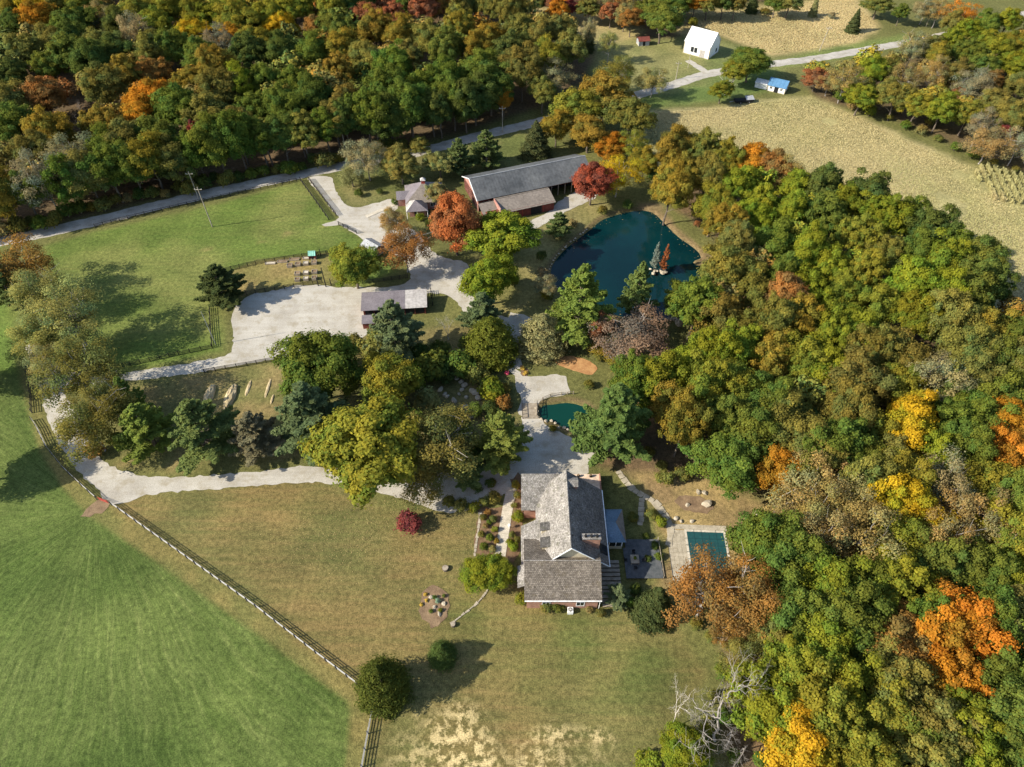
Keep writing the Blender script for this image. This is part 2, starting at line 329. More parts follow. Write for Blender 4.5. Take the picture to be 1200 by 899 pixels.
PX['cornnorth'] = [(790, 40), (800, 14), (900, 6), (1000, -6), (1030, 30), (1005, 52), (960, 60), (905, 66), (870, 52), (845, 42)]
PX['northfield'] = [(560, 5), (640, 8), (700, 16), (755, 34), (740, 48), (700, 52), (640, 38), (600, 20)]
PX['farmyard'] = [(690, 90), (700, 55), (740, 46), (800, 45), (850, 50), (905, 68), (960, 58), (1005, 52), (1010, 62), (920, 78), (900, 108), (830, 120), (760, 128), (730, 125)]
PX['roadverge'] = [(910, 72), (1005, 50), (1060, 40), (1080, 50), (1000, 66), (910, 80)]
PX['woods_nw'] = [(-200, 330), (0, 278), (60, 264), (120, 250), (180, 234), (240, 219), (310, 204), (390, 188), (450, 176), (500, 166), (560, 150), (600, 136), (640, 122), (680, 98), (700, 72), (700, 55), (640, 40), (590, 22), (560, 5), (545, -60), (-300, -60)]
PX['woods_e'] = [(765, 212), (800, 208), (880, 228), (960, 250), (1040, 278), (1110, 312), (1160, 365), (1215, 400), (1290, 420), (1360, 1050), (840, 1050), (850, 930), (850, 860), (852, 800), (850, 760), (905, 720), (935, 660), (945, 610), (900, 585), (850, 565), (790, 560), (740, 560), (700, 545), (705, 500), (720, 455), (770, 440), (800, 405), (845, 350), (852, 320), (848, 300), (830, 270), (800, 250), (780, 235)]
PX['woods_ne'] = [(960, 118), (1050, 140), (1120, 170), (1215, 212), (1400, 280), (1400, 60), (1260, 12), (1190, 42), (1130, 62), (1075, 62), (1020, 78), (940, 96)]
PX['woods_top'] = [(690, 24), (730, 34), (765, 48), (795, 44), (800, 10), (900, 2), (1000, -10), (1300, -30), (1300, -60), (560, -60), (600, 0)]
PX['pond'] = [(690, 268), (702, 258), (715, 252), (745, 245), (765, 247), (778, 258), (795, 275), (812, 287), (821, 295), (824, 302), (812, 306), (822, 310), (838, 312), (836, 325), (815, 345), (795, 360), (782, 374), (740, 372), (700, 364), (668, 350), (648, 330), (645, 312), (662, 290)]
PX['pond2'] = [(629, 478), (636, 472), (648, 471), (665, 469), (680, 472), (692, 479), (688, 496), (672, 504), (656, 500), (646, 493), (634, 492)]
PX['bankeast'] = [(775, 240), (790, 262), (812, 283), (828, 297), (850, 303), (848, 312), (815, 312), (805, 300), (790, 280), (770, 258), (750, 246), (745, 236)]
PX['barnlawn'] = [(395, 190), (480, 185), (600, 160), (640, 150), (660, 170), (640, 180), (560, 190), (500, 200), (470, 225), (440, 240), (412, 240), (392, 215)]
PX['garden'] = [(400, 395), (545, 380), (600, 380), (605, 455), (608, 485), (600, 540), (520, 556), (450, 560), (380, 548), (330, 520), (380, 430)]
PX['barnyard'] = [(560, 262), (620, 255), (690, 232), (720, 240), (690, 268), (650, 290), (640, 320), (655, 355), (620, 372), (556, 372), (552, 330)]
PX['rowgarden'] = [(150, 452), (240, 438), (345, 420), (400, 430), (390, 520), (330, 545), (200, 552), (140, 545), (125, 500)]
WP = {k: world_poly(v) for k, v in PX.items()}
pond_loop = smooth_loop(WP['pond'], 1.0); pond2_loop = smooth_loop(WP['pond2'], 0.8)

def axis(lo, hi, fine_lo, fine_hi, s, grow, grow_lo):
    a = list(np.arange(fine_lo, fine_hi, s)); x = fine_hi; d = s
    while x < hi: a.append(x); d *= grow; x += d
    a.append(hi); x = fine_lo; d = s; b = []
    while True:
        d *= grow_lo; x -= d
        if x <= lo: break
        b.append(x)
    b.append(lo); return np.array(b[::-1] + a)
gx = axis(-4000, 4000, -95, 95, 0.6, 1.026, 1.026); gy = axis(-600, 5000, 24, 135, 0.6, 1.015, 1.15)
GX, GY = np.meshgrid(gx, gy); jit = (vnoise(GX, GY, 5.0, 3) - 0.5) * 3.0
def mask(key, soft=1.0, wob=1.0): return np.clip(0.5 + (sdf(GX, GY, WP[key]) + jit * wob) / (2 * soft), 0, 1)[..., None]
cola = np.array
col = np.ones(GX.shape + (3,)) * cola([0.115, 0.115, 0.038])
def lay(m, c, c2=None, s=14, seed=1, ex=1.0):
    global col
    c = cola(c)
    if c2 is not None:
        t = np.clip((vnoise(GX, GY, s, seed, 5) - 0.36) / 0.28, 0, 1)[..., None] ** ex; c = c * (1 - t) + cola(c2) * t
    col = col * (1 - m) + c * m
FLOOR = [0.11, 0.08, 0.045]
lay(mask('woods_nw', 2), FLOOR, [0.12, 0.08, 0.045], 9, 2); lay(mask('woods_ne', 2), FLOOR, [0.12, 0.09, 0.04], 9, 2); lay(mask('woods_top', 2), FLOOR)
lay(mask('corn', 1.5), [0.33, 0.275, 0.135], [0.27, 0.245, 0.105], 25, 4); lay(mask('cornnorth', 2), [0.42, 0.32, 0.155], [0.35, 0.27, 0.125], 30, 5)
lay(mask('northfield', 2), [0.33, 0.26, 0.12], [0.24, 0.22, 0.09], 30, 6); lay(mask('farmyard', 2.5), [0.10, 0.14, 0.038], [0.19, 0.18, 0.07], 25, 7)
lay(mask('roadverge', 1.5), [0.13, 0.16, 0.045])
far = np.clip((GY - 360) / 20, 0, 1)[..., None] * np.clip((GX - 60) / 30, 0, 1)[..., None]
lay(far, [0.38, 0.29, 0.15], [0.3, 0.24, 0.12], 40, 8)
lay(mask('woods_e', 1.5), FLOOR, [0.16, 0.105, 0.055], 7, 9)
lay(mask('leftfield', 2), [0.10, 0.15, 0.03], [0.14, 0.165, 0.04], 14, 10)
lay(mask('pasture', 1.2, .5), [0.092, 0.130, 0.028], [0.140, 0.156, 0.044], 17, 11)
lay(mask('barnlawn', 1.5), [0.10, 0.115, 0.035], [0.17, 0.155, 0.06], 10, 12); lay(mask('barnyard', 1.5), [0.13, 0.125, 0.042], [0.19, 0.165, 0.065], 9, 13)
lay(mask('hiveyard', .8, .3), [0.17, 0.15, 0.05], [0.22, 0.17, 0.065], 9, 14)
lay(mask('hay', .5, .25), [0.064, 0.096, 0.022], [0.102, 0.134, 0.035], 20, 15)
lay(mask('strip', .5, .25), [0.135, 0.13, 0.042], [0.175, 0.145, 0.05], 6, 16)
lay(mask('lawn', .8, .4), [0.170, 0.130, 0.050], [0.118, 0.112, 0.040], 16, 17)
lay(mask('greenlawn', 6, 1.5) * .8, [0.088, 0.106, 0.030], [0.145, 0.130, 0.045], 13, 18)
lay(mask('eastyard', 1.5), [0.27, 0.20, 0.085], [0.19, 0.135, 0.065], 6, 19); lay(mask('garden', 1.5), [0.085, 0.09, 0.03], [0.15, 0.125, 0.05], 7, 20)
lay(mask('rowgarden', 1.5), [0.135, 0.13, 0.045], [0.20, 0.155, 0.065], 7, 21); lay(mask('bankeast', 1.0), [0.20, 0.145, 0.075], [0.15, 0.12, 0.055], 5, 22)
# worn earth track across the pasture
tr = world_poly([(378, 264), (350, 270), (320, 278), (280, 286), (240, 294)]); dt = np.full(GX.shape, 1e9)
for (ax, ay), (bx, by) in zip(tr[:-1], tr[1:]):
    ex, ey = bx - ax, by - ay; t = np.clip(((GX - ax) * ex + (GY - ay) * ey) / (ex * ex + ey * ey), 0, 1); dt = np.minimum(dt, np.hypot(GX - ax - t * ex, GY - ay - t * ey))
lay((np.clip(1.3 - dt / 1.6, 0, 1) * np.clip((vnoise(GX, GY, 6, 33) - .4) / .15, 0, 1))[..., None] * .8, [0.22, 0.18, 0.07])
Z = np.zeros(GX.shape)
for loop, dep in ((pond_loop, 1.6), (pond2_loop, 1.2)):
    s = sdf(GX, GY, loop[::2]); Z -= dep * np.clip((s + 0.4) / 2.6, 0, 1)
    bm_ = np.clip(1 - np.abs(s + .5) / 1.3, 0, 1)[..., None]; lay(bm_ * .85, [0.15, 0.105, 0.055])
Z -= 12 * np.clip((np.hypot(GX, GY) - 1500) / 2500, 0, 1)
gate = cola(at(112, 596)[:2]); ang = np.arctan2(GY - gate[1], GX - gate[0]); rad = np.hypot(GX - gate[0], GY - gate[1])
fan = np.stack([ang * 26 + vnoise(GX, GY, 30, 41) * 5, rad * 0.055, np.zeros_like(rad)], -1)
straw = np.maximum(mask('straw', 3, 1.4), mask('straw2', 1.5, .6))[..., 0] * np.clip((vnoise(GX, GY, 8, 42) - .3) / .2, 0.35, 1)
msk = np.stack([np.clip(mask('hay', .5, .2)[..., 0] + mask('leftfield', 1)[..., 0] * .5, 0, 1), np.maximum(mask('lawn', 1)[..., 0], .6 * mask('pasture', 1)[..., 0]), straw], -1)
nx, ny = len(gx), len(gy); idx = np.arange(nx * ny).reshape(ny, nx)
quads = np.stack([idx[:-1, :-1], idx[:-1, 1:], idx[1:, 1:], idx[1:, :-1]], -1).reshape(-1, 4)
me = mesh_np('ground', np.stack([GX, GY, Z], -1).reshape(-1, 3), quads, MAT['ground'],
             {'Col': ('FLOAT_COLOR', 'POINT', np.concatenate([col, np.ones(GX.shape + (1,))], -1)), 'fan': ('FLOAT_VECTOR', 'POINT', fan), 'mask': ('FLOAT_VECTOR', 'POINT', msk)}, smooth=True)
struct(link('ground', me))

# ------------------------------------------------------------------ sheets on the ground: gravel, water
LIFT = [0.008]
def sheet(name, loop, mat, z=None, parent=None, jitter=0.3, seed=1):
    if z is None: LIFT[0] += 0.004; z = LIFT[0]
    rs = random.Random(seed); pts = [(x + rs.uniform(-jitter, jitter), y + rs.uniform(-jitter, jitter)) for x, y in loop]
    tris = tessellate_polygon([[Vector((x, y, 0)) for x, y in pts]])
    area = sum(pts[i][0] * pts[(i + 1) % len(pts)][1] - pts[(i + 1) % len(pts)][0] * pts[i][1] for i in range(len(pts)))
    me = bpy.data.meshes.new(name)
    fs = []
    for t in tris:
        a, b, c = [pts[i] for i in t]
        fs.append(tuple(t) if (b[0] - a[0]) * (c[1] - a[1]) - (b[1] - a[1]) * (c[0] - a[0]) > 0 else tuple(t[::-1]))
    me.from_pydata([(x, y, z) for x, y in pts], [], fs); me.materials.append(mat)
    return link(name, me, parent)
def ribbon_loop(px, width, step=1.5):
    c = smooth_loop(world_poly(px), step, closed=False); Lh, Rh = [], []
    for i in range(len(c)):
        a, b = c[max(0, i - 1)], c[min(len(c) - 1, i + 1)]; dx, dy = b[0] - a[0], b[1] - a[1]; l = math.hypot(dx, dy) or 1
        Lh.append((c[i][0] - dy / l * width / 2, c[i][1] + dx / l * width / 2)); Rh.append((c[i][0] + dy / l * width / 2, c[i][1] - dx / l * width / 2))
    return Lh + Rh[::-1]
ROAD_PX = [(-90, 298), (0, 283), (60, 271), (120, 257), (180, 242), (240, 228), (310, 213), (390, 197), (450, 186), (500, 176), (560, 160), (610, 148), (650, 138), (700, 125), (745, 112), (790, 99), (829, 87), (870, 80), (913, 74), (960, 68), (1020, 57.5), (1078, 47), (1130, 36), (1190, 20), (1230, 8), (1300, -15)]
struct(sheet('country_road', ribbon_loop(ROAD_PX, 5.4), MAT['road'], seed=2))
struct(sheet('farm_lane', ribbon_loop([(829, 86), (822, 81), (814, 76), (806, 71)], 3.0), MAT['gravel'], seed=3))
def gravel(name, px, seed): return struct(sheet(name, smooth_loop(world_poly(px), 1.0), MAT['gravel'], seed=seed))
gravel('barn_driveway', [(361, 209), (386, 207), (392, 220), (398, 232), (408, 241), (418, 243), (432, 240), (448, 236), (458, 233), (468, 240), (462, 250), (470, 262), (486, 270), (503, 290), (520, 302), (546, 309), (552, 330), (553, 350), (560, 372), (548, 378), (540, 360), (520, 345), (480, 345), (440, 349), (415, 352), (412, 338), (455, 337), (478, 330), (480, 318), (472, 304), (450, 292), (430, 284), (412, 272), (398, 264), (382, 266), (378, 263), (396, 257), (388, 245), (374, 226)], 4)
gravel('paddock_gravel', [(272, 368), (283, 352), (300, 344), (325, 340), (345, 335), (375, 334), (400, 337), (425, 337), (432, 350), (428, 375), (430, 392), (418, 400), (395, 408), (375, 412), (345, 418), (300, 425), (250, 434), (200, 441), (140, 447), (90, 452), (50, 450), (48, 442), (90, 444), (130, 439), (180, 432), (215, 427), (250, 420), (268, 415), (273, 402)], 5)
gravel('main_driveway', [(30, 405), (38, 425), (44, 448), (52, 478), (62, 505), (72, 525), (81, 540), (100, 560), (116, 575), (124, 588), (138, 592), (150, 588), (160, 584), (180, 579), (240, 574), (300, 570), (365, 565), (420, 572), (470, 584), (515, 598), (520, 570), (470, 562), (420, 553), (368, 546), (300, 553), (240, 557), (200, 560), (160, 556), (130, 546), (116, 535), (104, 515), (92, 495), (80, 470), (68, 445), (52, 408)], 6)
gravel('house_court', [(510, 556), (560, 549), (598, 531), (614, 514), (611, 490), (632, 489), (640, 500), (655, 507), (668, 512), (688, 520), (698, 528), (690, 548), (682, 560), (650, 560), (635, 556), (612, 560), (600, 575), (570, 590), (545, 598), (514, 600), (500, 588), (498, 570)], 7)
gravel('north_court', [(594, 428), (602, 440), (606, 455), (612, 470), (607, 482), (612, 489), (630, 489), (629, 480), (634, 471), (648, 465), (668, 461.5), (665, 447), (661, 440), (640, 440), (618, 441), (609, 434)], 8)
struct(sheet('garden_lane', ribbon_loop([(546, 345), (560, 362), (580, 373), (600, 382), (606, 392), (603, 410), (601, 432)], 4.0), MAT['gravel'], seed=9))
struct(sheet('pond_path', ribbon_loop([(596, 371), (610, 374), (626, 380), (640, 388)], 3.4), MAT['gravel'], seed=10))
struct(sheet('barn_apron', smooth_loop(world_poly([(576, 268), (612, 262), (640, 250), (655, 236), (690, 218), (700, 230), (668, 246), (640, 262), (610, 274), (585, 280)]), 1.0), MAT['gravel'], seed=11))
struct(sheet('field_gate_dirt', smooth_loop(world_poly([(94, 606), (108, 592), (118, 584), (130, 590), (124, 598), (106, 605)]), .8), MAT['soil'], seed=12))
struct(sheet('pond_water', pond_loop, MAT['water'], z=-0.45, jitter=0)); struct(sheet('small_pond_water', pond2_loop, MAT['water_green'], z=-0.4, jitter=0))
struct(sheet('pine_needle_litter', smooth_loop(world_poly([(645, 420), (668, 417), (690, 424), (700, 432), (690, 440), (672, 434), (655, 428)]), .8), MAT['needles'], seed=13))
struct(sheet('west_garden_bed', smooth_loop(world_poly([(562, 598), (580, 596), (590, 594), (586, 648), (558, 652)]), 1.0), MAT['mulch'], seed=14))
struct(sheet('walk_side_bed', smooth_loop(world_poly([(600, 560), (612, 560), (610, 650), (592, 652), (597, 600)]), 1.0), MAT['mulch'], seed=15))
struct(sheet('island_bed', smooth_loop(world_poly([(495, 695), (508, 686), (520, 690), (526, 705), (524, 722), (510, 736), (498, 728), (491, 712)]), .7), MAT['soil'], seed=16))
struct(sheet('east_rock_bed', smooth_loop(world_poly([(790, 588), (800, 580), (822, 584), (835, 592), (828, 602), (808, 600)]), .7), MAT['soil'], seed=17))

# ------------------------------------------------------------------ plants: prototypes
def quads_from(P, Nn, size, rng, aspect=1.0, along=None):
    """one small quad per point, facing Nn"""
    n = len(P); Nn = Nn / (np.linalg.norm(Nn, axis=1, keepdims=True) + 1e-9)
    ref = rng.normal(size=(n, 3)) if along is None else along
    X = np.cross(Nn, ref); X /= np.linalg.norm(X, axis=1, keepdims=True) + 1e-9; Y = np.cross(Nn, X)
    s = (np.ones(n) * size)[:, None]; a = X * s * .5; b = Y * s * .5 * aspect
    V = np.stack([P - a - b, P + a - b * .8, P + a * .8 + b, P - a * .9 + b * .9], 1).reshape(-1, 3)
    return V, np.arange(n * 4).reshape(n, 4)
def leaf_mesh(name, P, Nn, size, hue, lum, rng, aspect=1.0, along=None):
    V, Fq = quads_from(P, Nn, size, rng, aspect, along)
    var = np.stack([np.repeat(hue, 4), np.repeat(lum, 4), np.zeros(len(hue) * 4)], -1)
    return mesh_np(name, V, Fq, MAT['foliage'], {'var': ('FLOAT_VECTOR', 'POINT', var)})
def fib_dirs(n, rng, zmin=-0.45):
    i = np.arange(n) + .5; z = 1 - (1 - zmin) * i / n; ph = i * 2.39996 + rng.uniform(0, 6.28)
    z = np.clip(z + rng.normal(0, .08, n), zmin, 1); r = np.sqrt(np.clip(1 - z * z, 0, 1)); ph = ph + rng.normal(0, .25, n)
    return np.stack([r * np.cos(ph), r * np.sin(ph), z], -1)
def broad_points(rng, K, per, a=6.0, c=6.0, cz=10.0, cr=(1.25, 2.1), fill=0.84, lop=0.18, leaf=0.36, density=1.0, ragged=(.78, 1.1)):
    d = fib_dirs(K, rng); rr = fill * rng.uniform(*ragged, K)
    low = 1 + lop * np.sin(np.arctan2(d[:, 1], d[:, 0]) * rng.randint(2, 4) + rng.uniform(0, 6)) 
    cen = d * rr[:, None] * low[:, None] * np.array([a, a, c]) + np.array([0, 0, cz]); crad = rng.uniform(*cr, K)
    inner = rng.normal(size=(K // 4, 3)) * np.array([a, a, c]) * .25 + np.array([0, 0, cz]); cen = np.vstack([cen, inner]); crad = np.concatenate([crad, rng.uniform(*cr, len(inner))])
    P, Nn, hue, lum = [], [], [], []
    chue = np.clip(rng.normal(.5, .3, len(cen)) + .02 * (cen[:, 2] - cz), 0, 1); clum = rng.uniform(.32, .68, len(cen))
    for i in range(len(cen)):
        n = int(per * (crad[i] / 1.7) ** 2 * density); v = rng.normal(size=(n, 3)); v /= np.linalg.norm(v, axis=1, keepdims=True); v[:, 2] = np.where(v[:, 2] < -.3, -v[:, 2], v[:, 2])
        out = cen[i] - np.array([0, 0, cz - 2]); out = out / (np.linalg.norm(out) + 1e-6)
        ani = rng.uniform(.78, 1.3, 3); lump = 1 + .22 * np.sin(v[:, 0] * 5 + i) * np.sin(v[:, 1] * 5 + 2 * i) 
        p = cen[i] + v * crad[i] * (lump * np.where(rng.rand(n) < .14, rng.uniform(1.0, 1.5, n), rng.uniform(.66, 1.1, n)))[:, None] * np.array([1.05, 1.05, .8]) * ani
        P.append(p); Nn.append(v * .9 + out * .35 + rng.normal(size=(n, 3)) * .34)
        hue.append(np.clip(chue[i] + rng.normal(0, .14, n), 0, 1)); lum.append(np.clip(clum[i] + rng.normal(0, .17, n), 0, 1))
    P = np.vstack(P); Nn = np.vstack(Nn); hue = np.concatenate(hue); lum = np.concatenate(lum)
    keep = np.ones(len(P), bool)
    for i in range(len(cen)):
        keep &= np.linalg.norm((P - cen[i]) / np.array([1.05, 1.05, .8]), axis=1) > crad[i] * .62
    return P[keep], Nn[keep], hue[keep], lum[keep], cen
def limb(mb, a, b, r0, r1, rng, n=4, sides=5, wob=.12):
    a = Vector(a); b = Vector(b); L = (b - a).length; pts = []
    for i in range(n + 1):
        t = i / n; p = a.lerp(b, t); p += Vector(rng.normal(0, wob * L * .25, 3)) * math.sin(math.pi * t); pts.append(p)
    mb.tube(pts, [r0 + (r1 - r0) * i / n for i in range(n + 1)], sides); return pts
def broad_trunk(rng, cen, cz=10.0, h0=0.0, nl=9, r=.36, twigs=0, mat='bark'):
    mb = MB(); top = Vector((rng.normal(0, .4), rng.normal(0, .4), cz + 1.5)); pts = limb(mb, (0, 0, -0.15), top, r, r * .3, rng, 6, 7, .05)
    sel = cen[rng.permutation(len(cen))[:nl]]
    for c in sel:
        t = rng.uniform(.35, .85); s = Vector(pts[0]).lerp(Vector(pts[-1]), t); lp = limb(mb, s, Vector(c), r * .42 * (1.1 - t * .6), .05, rng, 4, 4)
        for k in range(twigs):
            q = lp[rng.randint(1, 5)]; limb(mb, q, q + Vector(rng.normal(0, 1.3, 3)) + Vector((0, 0, 1.1)), .06, .02, rng, 2, 3)
    return mb.mesh('trunk', MAT[mat], True)
PROTO = {}
for i in range(7):                                                # dense rounded broadleaf crowns
    rg = np.random.RandomState(100 + i)
    P, Nn, hu, lu, cen = broad_points(rg, [90, 110, 76, 130, 100, 70, 120][i], 640, c=[6, 5.2, 6.8, 5.6, 6.4, 7.2, 5][i], cz=[10, 10.4, 9.6, 10.2, 9.8, 9.2, 10.6][i], lop=[.1, .2, .26, .14, .3, .16, .24][i], cr=[(.8, 1.6), (.7, 1.3), (.9, 1.9), (.6, 1.2), (.7, 1.6), (.9, 1.8), (.7, 1.4)][i], ragged=(.62, 1.16), fill=.88)
    PROTO['D%d' % i] = (leaf_mesh('crown', P, Nn, rg.uniform(.2, .36, len(P)), hu, lu, rg), broad_trunk(rg, cen))
for i in range(3):                                                # thinning autumn crowns, twigs showing
    rg = np.random.RandomState(200 + i)
    P, Nn, hu, lu, cen = broad_points(rg, [50, 42, 58][i], 330, c=6.6, cz=9.6, cr=(.9, 1.7), fill=.95, lop=.3, density=.95)
    P = P + rg.normal(0, .25, P.shape)
    PROTO['O%d' % i] = (leaf_mesh('crown', P, Nn, rg.uniform(.17, .31, len(P)), hu, lu, rg), broad_trunk(rg, cen, nl=26, r=.24, twigs=4, mat='grey_bark'))
for i in range(3):                                                # white pines: layered feathery boughs, 16 m tall, radius 5
    rg = np.random.RandomState(300 + i); P, Nn, A, hu, lu = [], [], [], [], []; mb = MB()
    limb(mb, (0, 0, -.15), (rg.normal(0, .2), rg.normal(0, .2), 15.6), .3, .05, rg, 6, 6, .02); z = 2.2
    while z < 15.6:
        f = (z - 2.2) / 13.6; Lm = 5.4 * (1 - f) ** .95 * (.6 + .4 * min(1, f * 6 + .3)) + .3
        for k in range(rg.randint(5, 8)):
            ph = rg.uniform(0, 6.283); L = Lm * rg.uniform(.6, 1.12); dv = np.array([math.cos(ph), math.sin(ph), rg.uniform(.02, .3) + .35 * f]); side = np.array([-dv[1], dv[0], 0]); base = np.array([0, 0, z])
            if L > 1.2: limb(mb, base, base + dv * L * .9, .055, .02, rg, 2, 3)
            n = int(85 * L) + 36; t = rg.uniform(.22, 1.02, n) ** .8; wd = .95 * np.clip(1.12 - t, 0.05, 1) * (0.3 + L * .24)
            p = base + dv * (t * L)[:, None] + side * (rg.normal(0, .55, n) * wd)[:, None] + np.stack([np.zeros(n)] * 2 + [rg.normal(.05, .14, n) + .25 * t * t], -1)
            P.append(p); Nn.append(np.tile([0, 0, 1.0], (n, 1)) + rg.normal(0, .5, (n, 3)) + dv * .25); A.append(np.tile(dv, (n, 1)) + rg.normal(0, .55, (n, 3)))
            h_ = rg.uniform(.25, .75); hu.append(np.clip(h_ + rg.normal(0, .12, n), 0, 1)); lu.append(np.clip(rg.uniform(.3, .6) + rg.normal(0, .15, n) + .18 * (t - .5), 0, 1))
        z += rg.uniform(.6, 1.0) * (1.15 - .4 * f)
    P = np.vstack(P); PROTO['P%d' % i] = (leaf_mesh('crown', P, np.vstack(Nn), rg.uniform(.3, .56, len(P)), np.concatenate(hu), np.concatenate(lu), rg, .38, np.vstack(A)), mb.mesh('trunk', MAT['bark'], True))
for i in range(2):                                                # spruces and cedars: dense cones, 12 m tall, radius 3
    rg = np.random.RandomState(400 + i); n = 17000; f = 1 - np.sqrt(rg.uniform(0, 1, n)); ph = rg.uniform(0, 6.283, n)
    zz = .35 + f * 11.7; prof = (3.1 * (1 - f) ** .8 if i == 0 else 3.3 * np.sqrt(np.clip(1 - (f * 1.02 - .12) ** 2 * 1.25, 0.01, 1)) * (1 - f ** 5))
    lob = 1 + .16 * np.sin(ph * 5 + zz * 2.2) + .14 * np.sin(ph * 3 - zz * 3.1 + 1) + .12 * np.sin(zz * 6.5 + ph)
    rr = prof * lob * rg.uniform(.62, 1.06, n); out = np.stack([np.cos(ph), np.sin(ph), np.full(n, .35)], -1)
    P = np.stack([rr * np.cos(ph), rr * np.sin(ph), zz - .12 * rr], -1); mb = MB(); limb(mb, (0, 0, -.15), (0, 0, 11.6), .24, .03, rg, 5, 6, .01)
    PROTO['S%d' % i] = (leaf_mesh('crown', P, out + rg.normal(0, .5, (n, 3)), rg.uniform(.2, .4, n), np.clip(.5 + .25 * np.sin(zz * 4 + ph * 4) + rg.normal(0, .12, n), 0, 1), np.clip(.3 + .25 * lob * .8 + rg.normal(0, .16, n), 0, 1), rg, .5, np.tile([0, 0, 1.0], (n, 1)) + out), mb.mesh('trunk', MAT['bark'], True))
for i in range(3):                                                # shrubs, 2 m tall, radius 1.2
    rg = np.random.RandomState(500 + i); P, Nn, hu, lu, cen = broad_points(rg, 16, 1500, a=1.0, c=.85, cz=.95, cr=(.32, .55), fill=.72)
    P[:, 2] = np.maximum(P[:, 2], .03); mb = MB()
    for k in range(5): limb(mb, (0, 0, -.05), (rg.normal(0, .45), rg.normal(0, .45), 1.2), .04, .015, rg, 2, 4)
    PROTO['U%d' % i] = (leaf_mesh('foliage', P, Nn, rg.uniform(.1, .2, len(P)), hu, lu, rg), mb.mesh('stem', MAT['bark'], True))
rg = np.random.RandomState(600)                                   # weeping willow: hanging strands
cen = fib_dirs(46, rg, .05) * np.array([4.6, 4.6, 4.2]) * rg.uniform(.6, 1, 46)[:, None] + np.array([0, 0, 6.2]); P, A = [], []
for c in cen:
    n = 150; t = rg.uniform(0, 1, n); L = rg.uniform(2.2, 5.4); P.append(c + np.stack([rg.normal(0, .5, n), rg.normal(0, .5, n), -t * min(L, c[2] - .6)], -1)); A.append(np.tile([0, 0, 1.0], (n, 1)) + rg.normal(0, .15, (n, 3)))
P = np.vstack(P); PROTO['W0'] = (leaf_mesh('crown', P, rg.normal(size=P.shape) + np.array([0, 0, .3]) + (P - [0, 0, 5]) * .15, rg.uniform(.3, .55, len(P)), rg.uniform(.3, .7, len(P)), np.clip(rg.normal(.5, .2, len(P)), 0, 1), rg, .35, np.vstack(A)), broad_trunk(rg, cen, cz=5.5, nl=14, r=.3))
def bare_mesh(seed, h=15, mat='grey_bark', lv=5, spread=.62):
    rg = np.random.RandomState(seed); mb = MB()
    def grow(p, d, L, r, lev):
        q = p + d * L; pts = limb(mb, p, q, r, r * .62, rg, 4 if lev > 2 else 2, 6 if lev > 3 else 3, .16)
        if lev == 0: return
        for k in range(rg.randint(2, 4) if lev > 1 else 3):
            nd = (d + Vector(rg.normal(0, spread, 3)) + Vector((0, 0, .12))).normalized(); s = Vector(pts[-1 - (k % 2)])
            grow(s, nd, L * rg.uniform(.58, .82), r * .58, lev - 1)
    grow(Vector((0, 0, -.2)), Vector((0, 0, 1)), h * .3, .17 * h / 15, lv); return mb.mesh('trunk', MAT[mat], True)
for i in range(3): PROTO['B%d' % i] = (None, bare_mesh(700 + i, 15, ['grey_bark', 'pale_bark', 'grey_bark'][i], [6, 5, 6][i]))

COL = {'green': (0.116, 0.154, 0.038), 'dkgreen': (0.092, 0.125, 0.040), 'ltgreen': (0.178, 0.208, 0.032), 'olive': (0.175, 0.172, 0.060), 'yelolive': (0.200, 0.200, 0.040),
       'gold': (0.230, 0.180, 0.042), 'yellow': (0.400, 0.290, 0.030), 'orange': (0.380, 0.185, 0.032), 'rust': (0.265, 0.150, 0.060), 'red': (0.265, 0.115, 0.070), 'scarlet': (0.40, 0.15, 0.075),
       'crimson': (0.210, 0.055, 0.062), 'brown': (0.170, 0.157, 0.050), 'tan': (0.255, 0.200, 0.100), 'grey': (0.23, 0.21, 0.15), 'pine': (0.150, 0.195, 0.068), 'ltpine': (0.200, 0.240, 0.062),
       'bluepine': (0.145, 0.185, 0.088), 'cedar': (0.140, 0.145, 0.028), 'palegreen': (0.25, 0.245, 0.115), 'deadpine': (0.205, 0.205, 0.125), 'redmaple': (0.33, 0.085, 0.07), 'dkcedar': (0.085, 0.105, 0.026), 'silver': (0.30, 0.34, 0.30), 'darkpine': (0.090, 0.110, 0.045), 'mauve': (0.20, 0.16, 0.14)}
WORD = {'green': 'mid green', 'dkgreen': 'dark green', 'ltgreen': 'bright yellow-green', 'olive': 'dull olive', 'yelolive': 'yellowish olive', 'gold': 'golden brown', 'yellow': 'bright yellow', 'orange': 'bright orange', 'rust': 'rusty orange',
        'red': 'dull red', 'scarlet': 'scarlet orange', 'crimson': 'dark crimson', 'brown': 'olive brown', 'tan': 'pale tan', 'grey': 'greyish thin', 'palegreen': 'pale green', 'mauve': 'greyish mauve', 'dkgreen': 'dark green'}
DIM = {'D': (12., 16., 10.), 'O': (12., 16., 9.6), 'P': (10., 15.8, 7.), 'S': (6.2, 12., 5.), 'U': (2.6, 2., 1.), 'W': (11., 11., 5.5), 'B': (11., 15., 9.)}   # crown width, height, height of the crown's middle
TREES = []; RNG = random.Random(7)
def vary(c, a=.1):
    k = 1 + RNG.uniform(-a, a); return tuple(max(0, x * k * (1 + RNG.uniform(-a * .7, a * .7))) for x in c)
